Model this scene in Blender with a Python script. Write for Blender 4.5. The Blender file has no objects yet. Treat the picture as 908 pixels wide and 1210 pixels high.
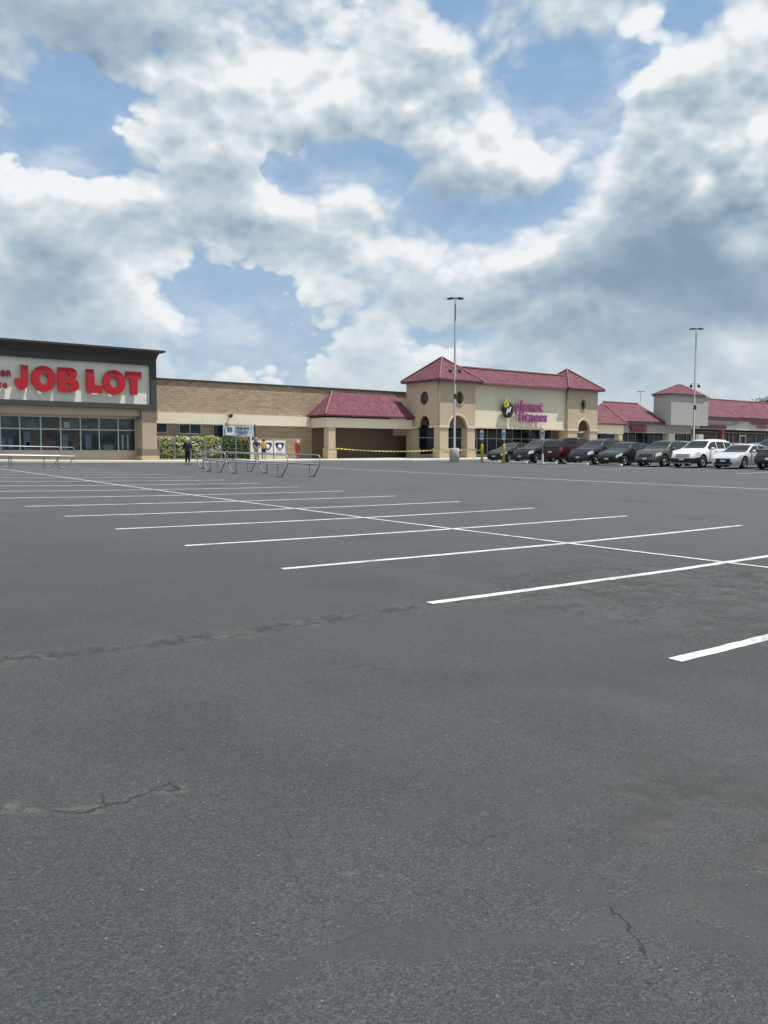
import bpy, bmesh, math, random
from math import sin, cos, tan, atan, atan2, asin, sqrt, tanh, pi, radians, hypot
from mathutils import Vector, Matrix
random.seed(7)
sc = bpy.context.scene
COL = sc.collection
# ------------------------------------------------------------------ camera geometry and ground relief
FPX, PITCH, ROLL, YAW, EYE = 1008.838, .06916, -.00069, .66653, 1.49454
GA = (-0.64626, 0.64781, 1.99491, -1.73259, 1.17146)
# world X runs along the shop fronts, world Y runs into them, the photographer stands at the origin

def g(X, Y):
    "height of the lot: a shallow bowl that climbs about a metre to the shops"
    x = tanh(X/50.0); y = tanh(Y/50.0)
    return GA[0]*x + GA[1]*y + GA[2]*x*x + GA[3]*x*y + GA[4]*y*y

def ray(px, py):
    a = (px-454)/FPX; b = (py-605)/FPX
    cr, sr = cos(ROLL), sin(ROLL)
    r = cr*a + sr*b; y = -sr*a + cr*b
    cp, sp = cos(PITCH), sin(PITCH)
    fw = cp - y*sp; u = -sp - y*cp
    s, c = sin(YAW), cos(YAW)
    return (c*r + s*fw, -s*r + c*fw, u)

def atY(px, py, Y):
    d = ray(px, py); t = Y/d[1]
    return (d[0]*t, EYE + d[2]*t)

def xat(px, Y, py=505):
    return atY(px, py, Y)[0]

def zat(px, py, Y):
    return atY(px, py, Y)[1]

cam = bpy.data.cameras.new('camera'); camo = bpy.data.objects.new('camera', cam); COL.objects.link(camo)
cam.sensor_fit = 'VERTICAL'; cam.sensor_height = 24.0; cam.lens = 24.0*FPX/1210.0
cam.clip_start = .05; cam.clip_end = 6000
_s, _c = sin(YAW), cos(YAW)
_R = Vector((_c, -_s, 0)); _F = Vector((_s*cos(PITCH), _c*cos(PITCH), -sin(PITCH))); _U = _R.cross(_F)
R2 = _R*cos(ROLL) - _U*sin(ROLL)*-1
R2 = _R*cos(ROLL) + _U*(-sin(ROLL)); U2 = _U*cos(ROLL) + _R*sin(ROLL)
m = Matrix.Identity(4)
for i in range(3):
    m[i][0] = R2[i]; m[i][1] = U2[i]; m[i][2] = -_F[i]
m[2][3] = EYE
camo.matrix_world = m
sc.camera = camo
sc.view_settings.view_transform = 'Standard'; sc.view_settings.look = 'None'
sc.view_settings.exposure = 0; sc.view_settings.gamma = 1
sc.cycles.max_bounces = 6; sc.cycles.diffuse_bounces = 3; sc.cycles.glossy_bounces = 3; sc.cycles.transparent_max_bounces = 8

# ------------------------------------------------------------------ node helpers
class NT:
    def __init__(self, tree): self.t = tree; self.n = tree.nodes; self.l = tree.links; self.dim = '3D'
    def put(self, sock, v):
        if v is None: return
        if isinstance(v, bpy.types.NodeSocket): self.l.new(v, sock)
        else:
            if hasattr(sock.default_value, '__len__') and not hasattr(v, '__len__'):
                v = (v,)*len(sock.default_value)
            if hasattr(sock.default_value, '__len__') and len(sock.default_value) == 4 and len(v) == 3: v = tuple(v)+(1,)
            sock.default_value = v
    def math(self, op, a, b=None, c=None, clamp=False):
        n = self.n.new('ShaderNodeMath'); n.operation = op; n.use_clamp = clamp
        self.put(n.inputs[0], a); self.put(n.inputs[1], b); self.put(n.inputs[2], c)
        return n.outputs[0]
    def vec(self, op, a, b=None, scale=None):
        n = self.n.new('ShaderNodeVectorMath'); n.operation = op
        self.put(n.inputs[0], a); self.put(n.inputs[1], b)
        if scale is not None: self.put(n.inputs['Scale'], scale)
        return n.outputs['Value'] if op in ('DOT_PRODUCT', 'LENGTH', 'DISTANCE') else n.outputs['Vector']
    def sep(self, v):
        n = self.n.new('ShaderNodeSeparateXYZ'); self.put(n.inputs[0], v); return n.outputs
    def comb(self, x, y, z):
        n = self.n.new('ShaderNodeCombineXYZ'); self.put(n.inputs[0], x); self.put(n.inputs[1], y); self.put(n.inputs[2], z); return n.outputs[0]
    def noise(self, v, scale, detail=4, rough=.55, dist=0, out=0, lac=2.0):
        n = self.n.new('ShaderNodeTexNoise'); n.noise_dimensions = self.dim; self.put(n.inputs['Vector'], v); n.inputs['Scale'].default_value = scale
        n.inputs['Detail'].default_value = detail; n.inputs['Roughness'].default_value = rough; n.inputs['Distortion'].default_value = dist
        n.inputs['Lacunarity'].default_value = lac
        return n.outputs[out]
    def voro(self, v, scale, feature='F1', rand=1.0, out='Distance', smooth=None):
        n = self.n.new('ShaderNodeTexVoronoi'); n.voronoi_dimensions = self.dim; n.feature = feature; self.put(n.inputs['Vector'], v)
        n.inputs['Scale'].default_value = scale; n.inputs['Randomness'].default_value = rand
        if smooth is not None: n.inputs['Smoothness'].default_value = smooth
        return n.outputs[out]
    def ramp(self, f, stops, interp='LINEAR'):
        n = self.n.new('ShaderNodeValToRGB'); self.put(n.inputs[0], f); r = n.color_ramp; r.interpolation = interp
        while len(r.elements) < len(stops): r.elements.new(.5)
        for e, (p, c) in zip(r.elements, stops):
            e.position = p; e.color = tuple(c)+(1,) if hasattr(c, '__len__') else (c, c, c, 1)
        return n.outputs[0]
    def mix(self, f, a, b, blend='MIX'):
        n = self.n.new('ShaderNodeMix'); n.data_type = 'RGBA'; n.blend_type = blend
        self.put(n.inputs[0], f); self.put(n.inputs[6], a); self.put(n.inputs[7], b); return n.outputs[2]
    def smooth(self, v, lo, hi):
        n = self.n.new('ShaderNodeMapRange'); n.interpolation_type = 'SMOOTHSTEP'
        self.put(n.inputs[0], v); n.inputs[1].default_value = lo; n.inputs[2].default_value = hi
        return n.outputs[0]
    def maprange(self, v, a, b, c, d):
        n = self.n.new('ShaderNodeMapRange'); self.put(n.inputs[0], v)
        for i, q in enumerate((a, b, c, d)): n.inputs[i+1].default_value = q
        return n.outputs[0]
    def bump(self, h, strength=.3, dist=.01, normal=None):
        n = self.n.new('ShaderNodeBump'); self.put(n.inputs['Height'], h); n.inputs['Strength'].default_value = strength
        n.inputs['Distance'].default_value = dist
        if normal is not None: self.put(n.inputs['Normal'], normal)
        return n.outputs[0]

MATS = {}
def mat(name, base, rough=.8, metal=0, spec=.4, bump=None, var=None, coat=0, extra=None):
    "procedural principled material; base colour gets a mottled variation, dirt and a fine bump"
    if name in MATS: return MATS[name]
    M = bpy.data.materials.new(name); M.use_nodes = True
    T = NT(M.node_tree); P = T.n['Principled BSDF']
    co = T.n.new('ShaderNodeTexCoord').outputs['Object']
    P.inputs['Roughness'].default_value = rough; P.inputs['Metallic'].default_value = metal
    P.inputs['Specular IOR Level'].default_value = spec
    P.inputs['Coat Weight'].default_value = coat; P.inputs['Coat Roughness'].default_value = .06
    v = .12 if var is None else var
    f = T.noise(co, 1.7, 6, .6)
    c = T.mix(f, [x*(1-v) for x in base], [min(1, x*(1+v)) for x in base])
    T.put(P.inputs['Base Color'], c)
    if bump:
        T.put(P.inputs['Normal'], T.bump(T.noise(co, bump[0], 3, .6), bump[1], bump[2] if len(bump) > 2 else .01))
    if extra: extra(T, P, co, c)
    MATS[name] = M
    return M

# ------------------------------------------------------------------ mesh helpers
class MB:
    "collects shapes that become ONE mesh object"
    def __init__(self): self.v = []; self.f = []; self.sm = []
    def add(self, vs, fs, smooth=False):
        o = len(self.v); self.v += [tuple(p) for p in vs]
        for f in fs: self.f.append([i+o for i in f]); self.sm.append(smooth)
        return self
    def box(self, x0, x1, y0, y1, z0, z1):
        vs = [(x0,y0,z0),(x1,y0,z0),(x1,y1,z0),(x0,y1,z0),(x0,y0,z1),(x1,y0,z1),(x1,y1,z1),(x0,y1,z1)]
        return self.add(vs, [(0,3,2,1),(4,5,6,7),(0,1,5,4),(1,2,6,5),(2,3,7,6),(3,0,4,7)])
    def tube(self, pts, r, n=8, cap=True, smooth=True):
        pts = [Vector(p) for p in pts]; k = len(pts); rings = []
        rr = r if hasattr(r, '__len__') else [r]*k
        up0 = None
        for i, p in enumerate(pts):
            if i == 0: d = pts[1]-p
            elif i == k-1: d = p-pts[i-1]
            else: d = (pts[i+1]-p).normalized()+(p-pts[i-1]).normalized()
            d.normalize()
            a = Vector((0,0,1)) if abs(d.z) < .9 else Vector((1,0,0))
            if up0 is not None: a = up0
            x = d.cross(a)
            if x.length < 1e-4: x = d.cross(Vector((0,1,0)))
            x.normalize(); y = x.cross(d).normalized(); up0 = y
            rings.append([p + x*cos(2*pi*j/n)*rr[i] + y*sin(2*pi*j/n)*rr[i] for j in range(n)])
        vs = [q for R in rings for q in R]; fs = []
        for i in range(k-1):
            for j in range(n):
                fs.append((i*n+j, i*n+(j+1)%n, (i+1)*n+(j+1)%n, (i+1)*n+j))
        self.add(vs, fs, smooth)
        if cap: self.add(rings[0], [list(range(n))[::-1]]); self.add(rings[-1], [list(range(n))])
        return self
    def lathe(self, prof, c, n=16, axis='Z', smooth=True):
        "prof: list of (r, h)"
        vs = []; fs = []
        for r, h in prof:
            for j in range(n):
                a = 2*pi*j/n
                if axis == 'Z': vs.append((c[0]+r*cos(a), c[1]+r*sin(a), c[2]+h))
                elif axis == 'Y': vs.append((c[0]+r*cos(a), c[1]+h, c[2]-r*sin(a)))
                else: vs.append((c[0]+h, c[1]+r*cos(a), c[2]+r*sin(a)))
        k = len(prof)
        for i in range(k-1):
            for j in range(n): fs.append((i*n+j, i*n+(j+1)%n, (i+1)*n+(j+1)%n, (i+1)*n+j))
        return self.add(vs, fs, smooth)
    def prism(self, poly, a, b, axis='Y'):
        "extrude a 2-D polygon; axis Y: poly is (x,z) between y=a and y=b; axis X: poly is (y,z); axis Z: poly is (x,y)"
        n = len(poly)
        def P(p, t):
            return {'Y': (p[0], t, p[1]), 'X': (t, p[0], p[1]), 'Z': (p[0], p[1], t)}[axis]
        vs = [P(p, a) for p in poly]+[P(p, b) for p in poly]
        fs = [list(range(n))[::-1], list(range(n, 2*n))]+[(i, (i+1)%n, n+(i+1)%n, n+i) for i in range(n)]
        return self.add(vs, fs)
    def quad(self, a, b, c, d): return self.add([a, b, c, d], [(0,1,2,3)])
    def build(self, name, material, parent=None, normals=True, bevel=0):
        me = bpy.data.meshes.new(name); me.from_pydata(self.v, [], self.f)
        me.polygons.foreach_set('use_smooth', self.sm)
        if normals:
            bm = bmesh.new(); bm.from_mesh(me); bmesh.ops.recalc_face_normals(bm, faces=bm.faces); bm.to_mesh(me); bm.free()
        o = bpy.data.objects.new(name, me); COL.objects.link(o)
        if isinstance(material, (list, tuple)):
            for q in material: me.materials.append(q)
        else: me.materials.append(material)
        if parent is not None: o.parent = parent
        if bevel:
            b = o.modifiers.new('bevel', 'BEVEL'); b.width = bevel; b.segments = 2; b.limit_method = 'ANGLE'
        return o

def tag(o, label=None, cat=None, group=None, kind=None):
    if label: o['label'] = label
    if cat: o['category'] = cat
    if group: o['group'] = group
    if kind: o['kind'] = kind
    return o
def thing(name, label, cat, loc=(0,0,0), rz=0, group=None):
    o = bpy.data.objects.new(name, None); COL.objects.link(o); o.location = loc; o.rotation_euler = (0,0,rz)
    o.empty_display_size = .3
    return tag(o, label, cat, group)
def copy_tree(o, parent=None, mats=None):
    c = o.copy(); COL.objects.link(c)
    if parent is not None: c.parent = parent
    for ch in list(o.children): copy_tree(ch, c)
    return c

# ------------------------------------------------------------------ light and sky
SUN = Vector((.92, -1.0, 3.7)).normalized()
sl = bpy.data.lights.new('sun', 'SUN'); sl.energy = 5.0; sl.angle = radians(.53); sl.color = (1, .965, .91)
so = bpy.data.objects.new('sun', sl); COL.objects.link(so)
so.rotation_euler = (-SUN).to_track_quat('-Z', 'Y').to_euler(); so.location = (0, 0, 40)

W = bpy.data.worlds.new('World'); sc.world = W; W.use_nodes = True
T = NT(W.node_tree)
bg = T.n['Background']
dirv = T.n.new('ShaderNodeTexCoord').outputs['Generated']

def azel(px, py):
    d = ray(px, py); a = atan2(d[0]*_c - d[1]*_s, d[0]*_s + d[1]*_c); e = atan2(d[2], hypot(d[0], d[1]))
    return a, e
PX = 1/FPX
GAPS = [(92,118,46,40,-0.95),(40,172,66,24,-1.01),(118,190,24,24,-0.71),(150,100,30,16,-0.48),(690,98,48,40,-1.01),(640,130,30,28,-0.59),(704,150,36,14,-0.82),
        (350,200,40,26,-0.89),(420,188,44,22,-0.95),(468,205,30,30,-0.71),(556,258,40,22,-0.71),(610,250,50,20,-0.76),(672,228,34,16,-0.71),
        (240,340,60,40,-0.74),(300,372,66,42,-0.64),(330,415,60,30,-0.35),(545,12,34,18,-0.71),(803,8,34,24,-1.18),(764,54,24,22,-0.82),(196,60,16,9,-0.59),
        (510,392,60,18,-0.45),(345,290,24,12,-0.35),
        (250,250,120,34,.35),(120,300,70,40,.2),(300,110,140,70,.40),(600,180,90,40,.5),(860,210,140,150,.75),(775,120,34,70,.35),(60,270,100,44,.4),(185,380,60,40,.25),
        (640,330,130,45,.45),(400,285,80,40,.35),(120,25,150,36,.45),(700,30,80,26,.3),(470,90,110,50,.25),(60,400,90,50,.35),(800,420,160,40,.2)]
SHADE = [(290,95,90,40,.22),(360,120,90,50,.12),(600,172,80,30,.32),(60,225,75,26,.06),(200,340,34,24,.3),(240,395,60,26,.15),(702,218,17,34,.6),(735,105,16,50,.4),(780,50,36,30,.45),(850,25,60,30,.35),
         (832,212,13,17,.6),(884,292,28,17,.6),(758,182,20,7,.3),(378,231,15,6,.5),(560,305,90,22,.30),(650,300,40,20,.2),(500,400,60,16,.24),(360,330,60,26,.22),(440,300,60,24,.2),(140,330,30,24,.2),(600,440,60,12,.12),(885,410,40,18,.2),(895,165,18,30,.3),
         (90,24,130,36,-.36),(810,318,150,40,-.50),(800,250,100,50,-.24),(660,335,70,20,-.18),(505,245,40,34,-.34),(30,350,50,40,-.34),(90,300,30,26,-.16),(20,120,40,30,-.12),(240,215,90,26,-.14),(250,262,60,34,-.16),
         (700,400,120,24,-.26),(540,218,30,16,-.16),(880,366,70,22,-.32),(60,400,70,20,-.18),(330,14,100,20,-.1),(640,62,60,20,-.12),(400,320,50,30,-.08)]

def cloud_group():
    G = bpy.data.node_groups.new('cloud_density', 'ShaderNodeTree')
    G.interface.new_socket('dir', in_out='INPUT', socket_type='NodeSocketVector')
    G.interface.new_socket('density', in_out='OUTPUT', socket_type='NodeSocketFloat')
    G.interface.new_socket('ae', in_out='OUTPUT', socket_type='NodeSocketVector')
    T = NT(G); gi = T.n.new('NodeGroupInput').outputs[0]; go = T.n.new('NodeGroupOutput')
    d = T.vec('NORMALIZE', gi)
    w1 = T.vec('SCALE', T.vec('SUBTRACT', T.noise(d, 9, 4, .6, out=1), (.5,.5,.5)), scale=.050)
    dw = T.vec('ADD', d, w1)
    r = T.vec('DOT_PRODUCT', dw, (_c, -_s, 0)); f = T.vec('DOT_PRODUCT', dw, (_s, _c, 0)); z = T.sep(dw)[2]
    az = T.math('ARCTAN2', r, f); h = T.math('SQRT', T.math('ADD', T.math('MULTIPLY', r, r), T.math('MULTIPLY', f, f)))
    el = T.math('ARCTAN2', z, h)
    ae = T.comb(az, el, 0)
    D = T.math('ADD', .50, 0)
    for x, y, rx, ry, w in GAPS:
        a, e = azel(x, y); rx *= PX; ry *= PX
        q = T.vec('MULTIPLY', T.vec('SUBTRACT', ae, (a, e, 0)), (1/rx, 1/ry, 0))
        D = T.math('MULTIPLY_ADD', T.math('EXPONENT', T.math('MULTIPLY', T.vec('DOT_PRODUCT', q, q), -1)), w, D)
    ds = T.vec('MULTIPLY', d, (1, 1, 1.5))
    n1 = T.math('SUBTRACT', T.noise(ds, 6.0, 6, .57), .5)
    vo = T.math('SUBTRACT', .42, T.voro(T.vec('ADD', ds, w1), 19, 'F1'))
    vo2 = T.math('SUBTRACT', .42, T.voro(T.vec('ADD', ds, T.vec('SCALE', w1, scale=1.3)), 52, 'F1'))
    D = T.math('MULTIPLY_ADD', n1, 1.75, D)
    D = T.math('MULTIPLY_ADD', vo, .62, D)
    D = T.math('MULTIPLY_ADD', vo2, .34, D)
    T.l.new(D, go.inputs[0]); T.l.new(ae, go.inputs[1])
    return G
CG = cloud_group()
def dens(v):
    n = T.n.new('ShaderNodeGroup'); n.node_tree = CG; T.put(n.inputs[0], v); return n.outputs
d0 = dens(dirv)
# light comes from high on the right and slightly behind the viewer
L = Vector((_c*.25, -_s*.25, 1.0)).normalized()
d1 = dens(T.vec('ADD', dirv, tuple(L*.021)))
D0 = d0[0]
rel = T.math('MULTIPLY', T.math('SUBTRACT', D0, d1[0]), .80)
BR = T.math('ADD', .0, 0); DK = T.math('ADD', .0, 0)
for x, y, rx, ry, w in SHADE:
    a, e = azel(x, y)
    q = T.vec('MULTIPLY', T.vec('SUBTRACT', d0[1], (a, e, 0)), (1/(rx*PX), 1/(ry*PX), 0))
    ex = T.math('EXPONENT', T.math('MULTIPLY', T.vec('DOT_PRODUCT', q, q), -1))
    if w > 0: BR = T.math('MULTIPLY_ADD', ex, w, BR)
    else: DK = T.math('MULTIPLY_ADD', ex, -w, DK)
rel = T.math('MULTIPLY', rel, T.math('SUBTRACT', 1, T.math('MULTIPLY', T.smooth(DK, .08, .45), .62)))
rel = T.math('MULTIPLY', rel, T.math('MULTIPLY_ADD', T.smooth(T.sep(dirv)[2], .08, .34), .45, .55))
rim = T.math('MULTIPLY', T.smooth(D0, .75, .12), .13)
B = T.math('ADD', T.math('ADD', T.math('ADD', rel, rim), .60), T.math('SUBTRACT', BR, DK))
B = T.math('SUBTRACT', B, T.math('MULTIPLY', T.smooth(D0, .3, 1.3), .14))
ccol = T.ramp(B, [(0, (.24,.345,.45)), (.25, (.36,.465,.565)), (.48, (.50,.59,.66)), (.70, (.66,.73,.775)), (.92, (.88,.91,.93))])
soft = T.math('MULTIPLY_ADD', T.smooth(T.noise(dirv, 5, 2, .5), .42, .62), .60, .20)
ta = T.math('DIVIDE', T.math('ADD', D0, .04), soft, clamp=True)
alpha = T.math('MULTIPLY', T.math('MULTIPLY', ta, ta), T.math('SUBTRACT', 3, T.math('MULTIPLY', ta, 2)))
sky = T.n.new('ShaderNodeTexSky'); sky.sky_type = 'NISHITA'; sky.sun_disc = False
sky.sun_elevation = asin(SUN.z); sky.sun_rotation = atan2(SUN.x, SUN.y); sky.air_density = 1.0; sky.dust_density = .6; sky.ozone_density = 1.5
zz = T.sep(dirv)[2]
haze = T.smooth(zz, .62, -.05)
STR = .1
blue = T.mix(.85, T.mix(1.0, sky.outputs[0], (.62, .66, .74), 'MULTIPLY'), T.mix(haze, (2.55, 4.35, 7.1), (4.0, 5.6, 7.3)))
cl10 = T.mix(1.0, ccol, (1/STR,)*3, 'MULTIPLY')
veil = T.math('ADD', T.math('MULTIPLY', haze, .16), T.math('MULTIPLY', T.smooth(T.noise(T.vec('MULTIPLY', dirv, (1,1,2)), 9, 5, .6), .42, .72), .42))
al = T.math('MAXIMUM', alpha, veil)
full = T.mix(al, blue, cl10)
# low haze along the horizon
lo = T.smooth(zz, .17, 0.0)
full = T.mix(T.math('MULTIPLY', lo, .45), full, (5.2, 6.0, 6.7))
T.put(bg.inputs[0], full); bg.inputs[1].default_value = STR
W.cycles.sampling_method = 'MANUAL'; W.cycles.sample_map_resolution = 256
# ------------------------------------------------------------------ ground
def gpt(px, py):
    d = ray(px, py); t = 1.0
    while EYE + d[2]*t > g(d[0]*t, d[1]*t) and t < 300: t += .02
    return (d[0]*t, d[1]*t)

def seg_dist(T, p, a, b):
    ab = (b[0]-a[0], b[1]-a[1], 0); L2 = ab[0]**2+ab[1]**2
    pa = T.vec('SUBTRACT', p, (a[0], a[1], 0))
    h = T.math('DIVIDE', T.vec('DOT_PRODUCT', pa, ab), L2, clamp=True)
    return T.vec('LENGTH', T.vec('SUBTRACT', pa, T.vec('SCALE', ab, scale=h)))
def poly_dist(T, p, pts):
    d = None
    for a, b in zip(pts, pts[1:]):
        s = seg_dist(T, p, a, b); d = s if d is None else T.math('MINIMUM', d, s)
    return d

def asphalt():
    M = bpy.data.materials.new('asphalt'); M.use_nodes = True
    T = NT(M.node_tree); P = T.n['Principled BSDF']; T.dim = '2D'
    co = T.n.new('ShaderNodeTexCoord').outputs['Object']
    s = T.sep(co); p = T.comb(s[0], s[1], 0)
    wob = T.vec('SCALE', T.vec('SUBTRACT', T.noise(p, 1.1, 4, .6, out=1), (.5,.5,.5)), scale=.75)
    wf = T.vec('SCALE', T.vec('SUBTRACT', T.noise(p, 7, 3, .6, out=1), (.5,.5,.5)), scale=.10)
    pw = T.vec('MULTIPLY', T.vec('ADD', T.vec('ADD', p, wob), wf), (1,1,0))
    pf = T.vec('MULTIPLY', T.vec('ADD', p, wf), (1,1,0))
    big = T.noise(p, .16, 5, .55); mid = T.noise(p, .9, 6, .62)
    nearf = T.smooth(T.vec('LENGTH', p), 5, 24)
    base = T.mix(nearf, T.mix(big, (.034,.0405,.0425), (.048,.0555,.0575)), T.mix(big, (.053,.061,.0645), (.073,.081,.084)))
    base = T.mix(T.math('MULTIPLY', T.smooth(mid, .3, .72), .30), base, (.066,.073,.074))
    # long tyre-swept streaks following the aisle
    st = T.noise(T.vec('MULTIPLY', p, (.5, .045, 1)), 1.6, 5, .6)
    base = T.mix(T.math('MULTIPLY', T.smooth(st, .5, .75), .25), base, (.074,.080,.080))
    # oil and sealer stains
    oil = T.smooth(T.noise(p, .42, 4, .5), .60, .74)
    base = T.mix(T.math('MULTIPLY', oil, .45), base, (.030,.033,.034))
    for q_, ra_ in ((( 270,880),.9),((300,915),.5),((430,905),.45),((200,840),.6)):
        m_ = T.math('MULTIPLY', T.smooth(T.vec('DISTANCE', pw, gpt(*q_)+(0,)), ra_, ra_*.2), T.smooth(T.noise(p, 2.6, 4, .6), .35, .6)); base = T.mix(T.math('MULTIPLY', m_, .32), base, (.028,.031,.031))
    # seal-coat laps and thin sealed crack bands, smoother and darker
    sc1 = T.math('ABSOLUTE', T.math('SUBTRACT', T.noise(pw, .55, 2, .5), .5))
    near = T.smooth(T.vec('DISTANCE', p, gpt(760, 960)+(0,)), 3.6, .9)
    band = T.math('MULTIPLY', T.math('SUBTRACT', 1, T.smooth(sc1, .010, .030)), near)
    for pts_, wd_ in ((((520,945),(575,962),(640,1005),(700,1012),(750,985),(765,955)), .05), (((640,1030),(700,1062),(790,1098),(908,1122)), .075), (((772,1032),(850,1068),(930,1100)), .055), (((455,902),(560,925),(640,958),(760,905)), .05), (((300,915),(430,900),(560,850)), .06)):
        bd_ = T.math('SUBTRACT', 1, T.smooth(poly_dist(T, pf, [gpt(*q) for q in pts_]), wd_*.6, wd_))
        band = T.math('MAXIMUM', band, T.math('MULTIPLY', bd_, .9))
    # aggregate
    cell = T.voro(p, 150, 'F1', out='Color'); cs = T.sep(cell)[0]
    fine = T.noise(p, 260, 2, .6)
    speck = T.math('MULTIPLY', T.smooth(cs, .80, 1.0), T.smooth(T.noise(p, 45, 2, .5), .45, .62))
    agg = T.math('ADD', T.math('MULTIPLY', T.math('SUBTRACT', cs, .5), .85), T.math('MULTIPLY', T.math('SUBTRACT', fine, .5), 2.0))
    agg = T.math('MULTIPLY', agg, T.math('SUBTRACT', 1, T.math('MULTIPLY', band, .75)))
    base = T.mix(1.0, base, T.comb(*(T.math('ADD', agg, 1),)*3), 'MULTIPLY')
    base = T.mix(T.math('MULTIPLY', speck, .22), base, (.17,.175,.17))
    base = T.mix(T.math('MULTIPLY', T.math('MULTIPLY', band, T.smooth(T.noise(p, 2.2, 4, .6), .38, .6)), .30), base, (.034,.038,.039))
    # the broken seam crossing in front of the first stall
    seam = [gpt(*q) for q in ((-60,788),(40,778),(130,768),(285,748),(390,732),(500,716),(640,702),(790,686),(940,672))]
    sd = poly_dist(T, T.vec('ADD', pf, T.vec('MULTIPLY', wob, (.12,.12,0))), seam)
    seamw = T.math('SUBTRACT', 1, T.smooth(sd, .04, .26))
    cr = T.voro(pf, 7.5, 'DISTANCE_TO_EDGE'); crk = T.math('SUBTRACT', 1, T.smooth(cr, .025, .085))
    patchy = T.smooth(T.noise(p, .8, 4, .6), .42, .56)
    sandm = T.math('MULTIPLY', T.math('MULTIPLY', seamw, T.smooth(T.noise(p, 3.2, 5, .7), .38, .62)), T.math('ADD', .6, T.math('MULTIPLY', patchy, .4)))
    base = T.mix(T.math('MULTIPLY', sandm, .62), base, (.108,.102,.088))
    dk = T.math('MULTIPLY', T.math('SUBTRACT', 1, T.smooth(sd, .02, .14)), T.smooth(T.noise(p, 5, 4, .7), .44, .58)); base = T.mix(T.math('MULTIPLY', dk, .85), base, (.030,.028,.024))
    # alligator cracking and gritty dirt on the right
    zr = T.smooth(T.vec('DISTANCE', p, gpt(860, 700)+(0,)), 4.3, 1.2)
    zr2 = T.math('MULTIPLY', T.smooth(T.vec('DISTANCE', p, gpt(880, 960)+(0,)), 1.3, .35), 1)
    zone = T.math('MAXIMUM', zr, T.math('MULTIPLY', zr2, .7))
    dirt = T.math('MULTIPLY', zone, T.smooth(T.noise(p, 2.1, 6, .7), .46, .66))
    base = T.mix(T.math('MULTIPLY', dirt, .75), base, (.034,.031,.026))
    base = T.mix(T.math('MULTIPLY', T.math('MULTIPLY', zone, T.smooth(T.noise(p, 4.3, 5, .7), .5, .7)), .35), base, (.115,.102,.086))
    cr2 = T.voro(pw, 2.3, 'DISTANCE_TO_EDGE'); c2 = T.math('MULTIPLY', T.math('SUBTRACT', 1, T.smooth(cr2, .0025, .010)), .5)
    c2 = T.math('MULTIPLY', T.math('MULTIPLY', c2, T.smooth(T.vec('DISTANCE', p, gpt(800, 860)+(0,)), 4.2, 1.0)), T.smooth(T.noise(p, 1.3, 4, .6), .52, .66))
    crs = T.math('MULTIPLY', crk, T.math('MAXIMUM', T.math('MULTIPLY', T.smooth(seamw, .25, .8), T.math('ADD', .45, T.math('MULTIPLY', patchy, .55))), T.math('MULTIPLY', T.smooth(zr, .35, .8), T.smooth(T.noise(p, 1.7, 3, .6), .44, .56))))
    # single cracks
    def line(pts, w0, w1, warp=.05):
        return T.math('SUBTRACT', 1, T.smooth(poly_dist(T, pf, [gpt(*q) for q in pts]), w0, w1))
    l1 = line(((60,962),(100,960),(150,950),(185,936),(214,933)), .004, .012)
    l1b = line(((180,936),(196,926),(214,933)), .003, .008)
    l2 = line(((120,940),(128,952),(124,958)), .003, .008)
    l3 = line(((365,832),(400,836),(450,850)), .002, .010)
    l4 = line(((720,1072),(745,1095),(765,1130)), .002, .007)
    l5 = line(((520,975),(560,1000),(600,985)), .002, .008)
    l6 = line(((390,1120),(430,1100),(470,1095)), .001, .006)
    fc = T.voro(T.vec('MULTIPLY', T.vec('ADD', pf, T.vec('SCALE', wob, scale=1.1)), (1,1,0)), .62, 'DISTANCE_TO_EDGE'); fcl = T.math('MULTIPLY', T.math('MULTIPLY', T.math('SUBTRACT', 1, T.smooth(fc, .0014, .008)), T.smooth(T.noise(p, .7, 3, .6), .48, .60)), .38)
    lines = l1
    for q in (l1b, l2, T.math('MULTIPLY', l3, .6), l4, T.math('MULTIPLY', l5, .6), T.math('MULTIPLY', l6, .5), c2, crs, fcl): lines = T.math('MAXIMUM', lines, q)
    halo = T.math('SUBTRACT', 1, T.smooth(poly_dist(T, pf, [gpt(*q) for q in ((0,955),(60,962),(110,960),(185,936),(214,933))]), .01, .06))
    base = T.mix(T.math('MULTIPLY', T.math('MULTIPLY', halo, T.smooth(T.noise(p, 9, 4, .7), .45, .6)), .55), base, (.12,.105,.085))
    for q, r_ in (((412,1032),.045),((586,853),.04),((15,955),.09),((574,962),.03)):
        m_ = T.math('MULTIPLY', T.smooth(T.vec('DISTANCE', pf, gpt(*q)+(0,)), r_, r_*.15), T.smooth(T.noise(p, 14, 4, .7), .38, .62))
        base = T.mix(T.math('MULTIPLY', m_, .42), base, (.17,.14,.11))
    base = T.mix(T.math('MULTIPLY', lines, .85), base, (.014,.014,.014))
    # little dark spots
    sp = T.voro(pf, .8, 'F1'); base = T.mix(T.math('MULTIPLY', T.math('SUBTRACT', 1, T.smooth(sp, .006, .014)), .8), base, (.015,.015,.015))
    # beyond the plot the land is grass
    far = T.smooth(T.vec('LENGTH', T.vec('SUBTRACT', p, (60, 20, 0))), 170, 190)
    base = T.mix(far, base, (.06,.09,.03))
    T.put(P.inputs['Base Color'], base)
    T.put(P.inputs['Roughness'], T.math('ADD', .74, T.math('MULTIPLY', T.math('SUBTRACT', fine, .5), .2)))
    P.inputs['Specular IOR Level'].default_value = .42
    hgt = T.math('MULTIPLY_ADD', T.voro(p, 150, 'F1'), -.9, fine)
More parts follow.
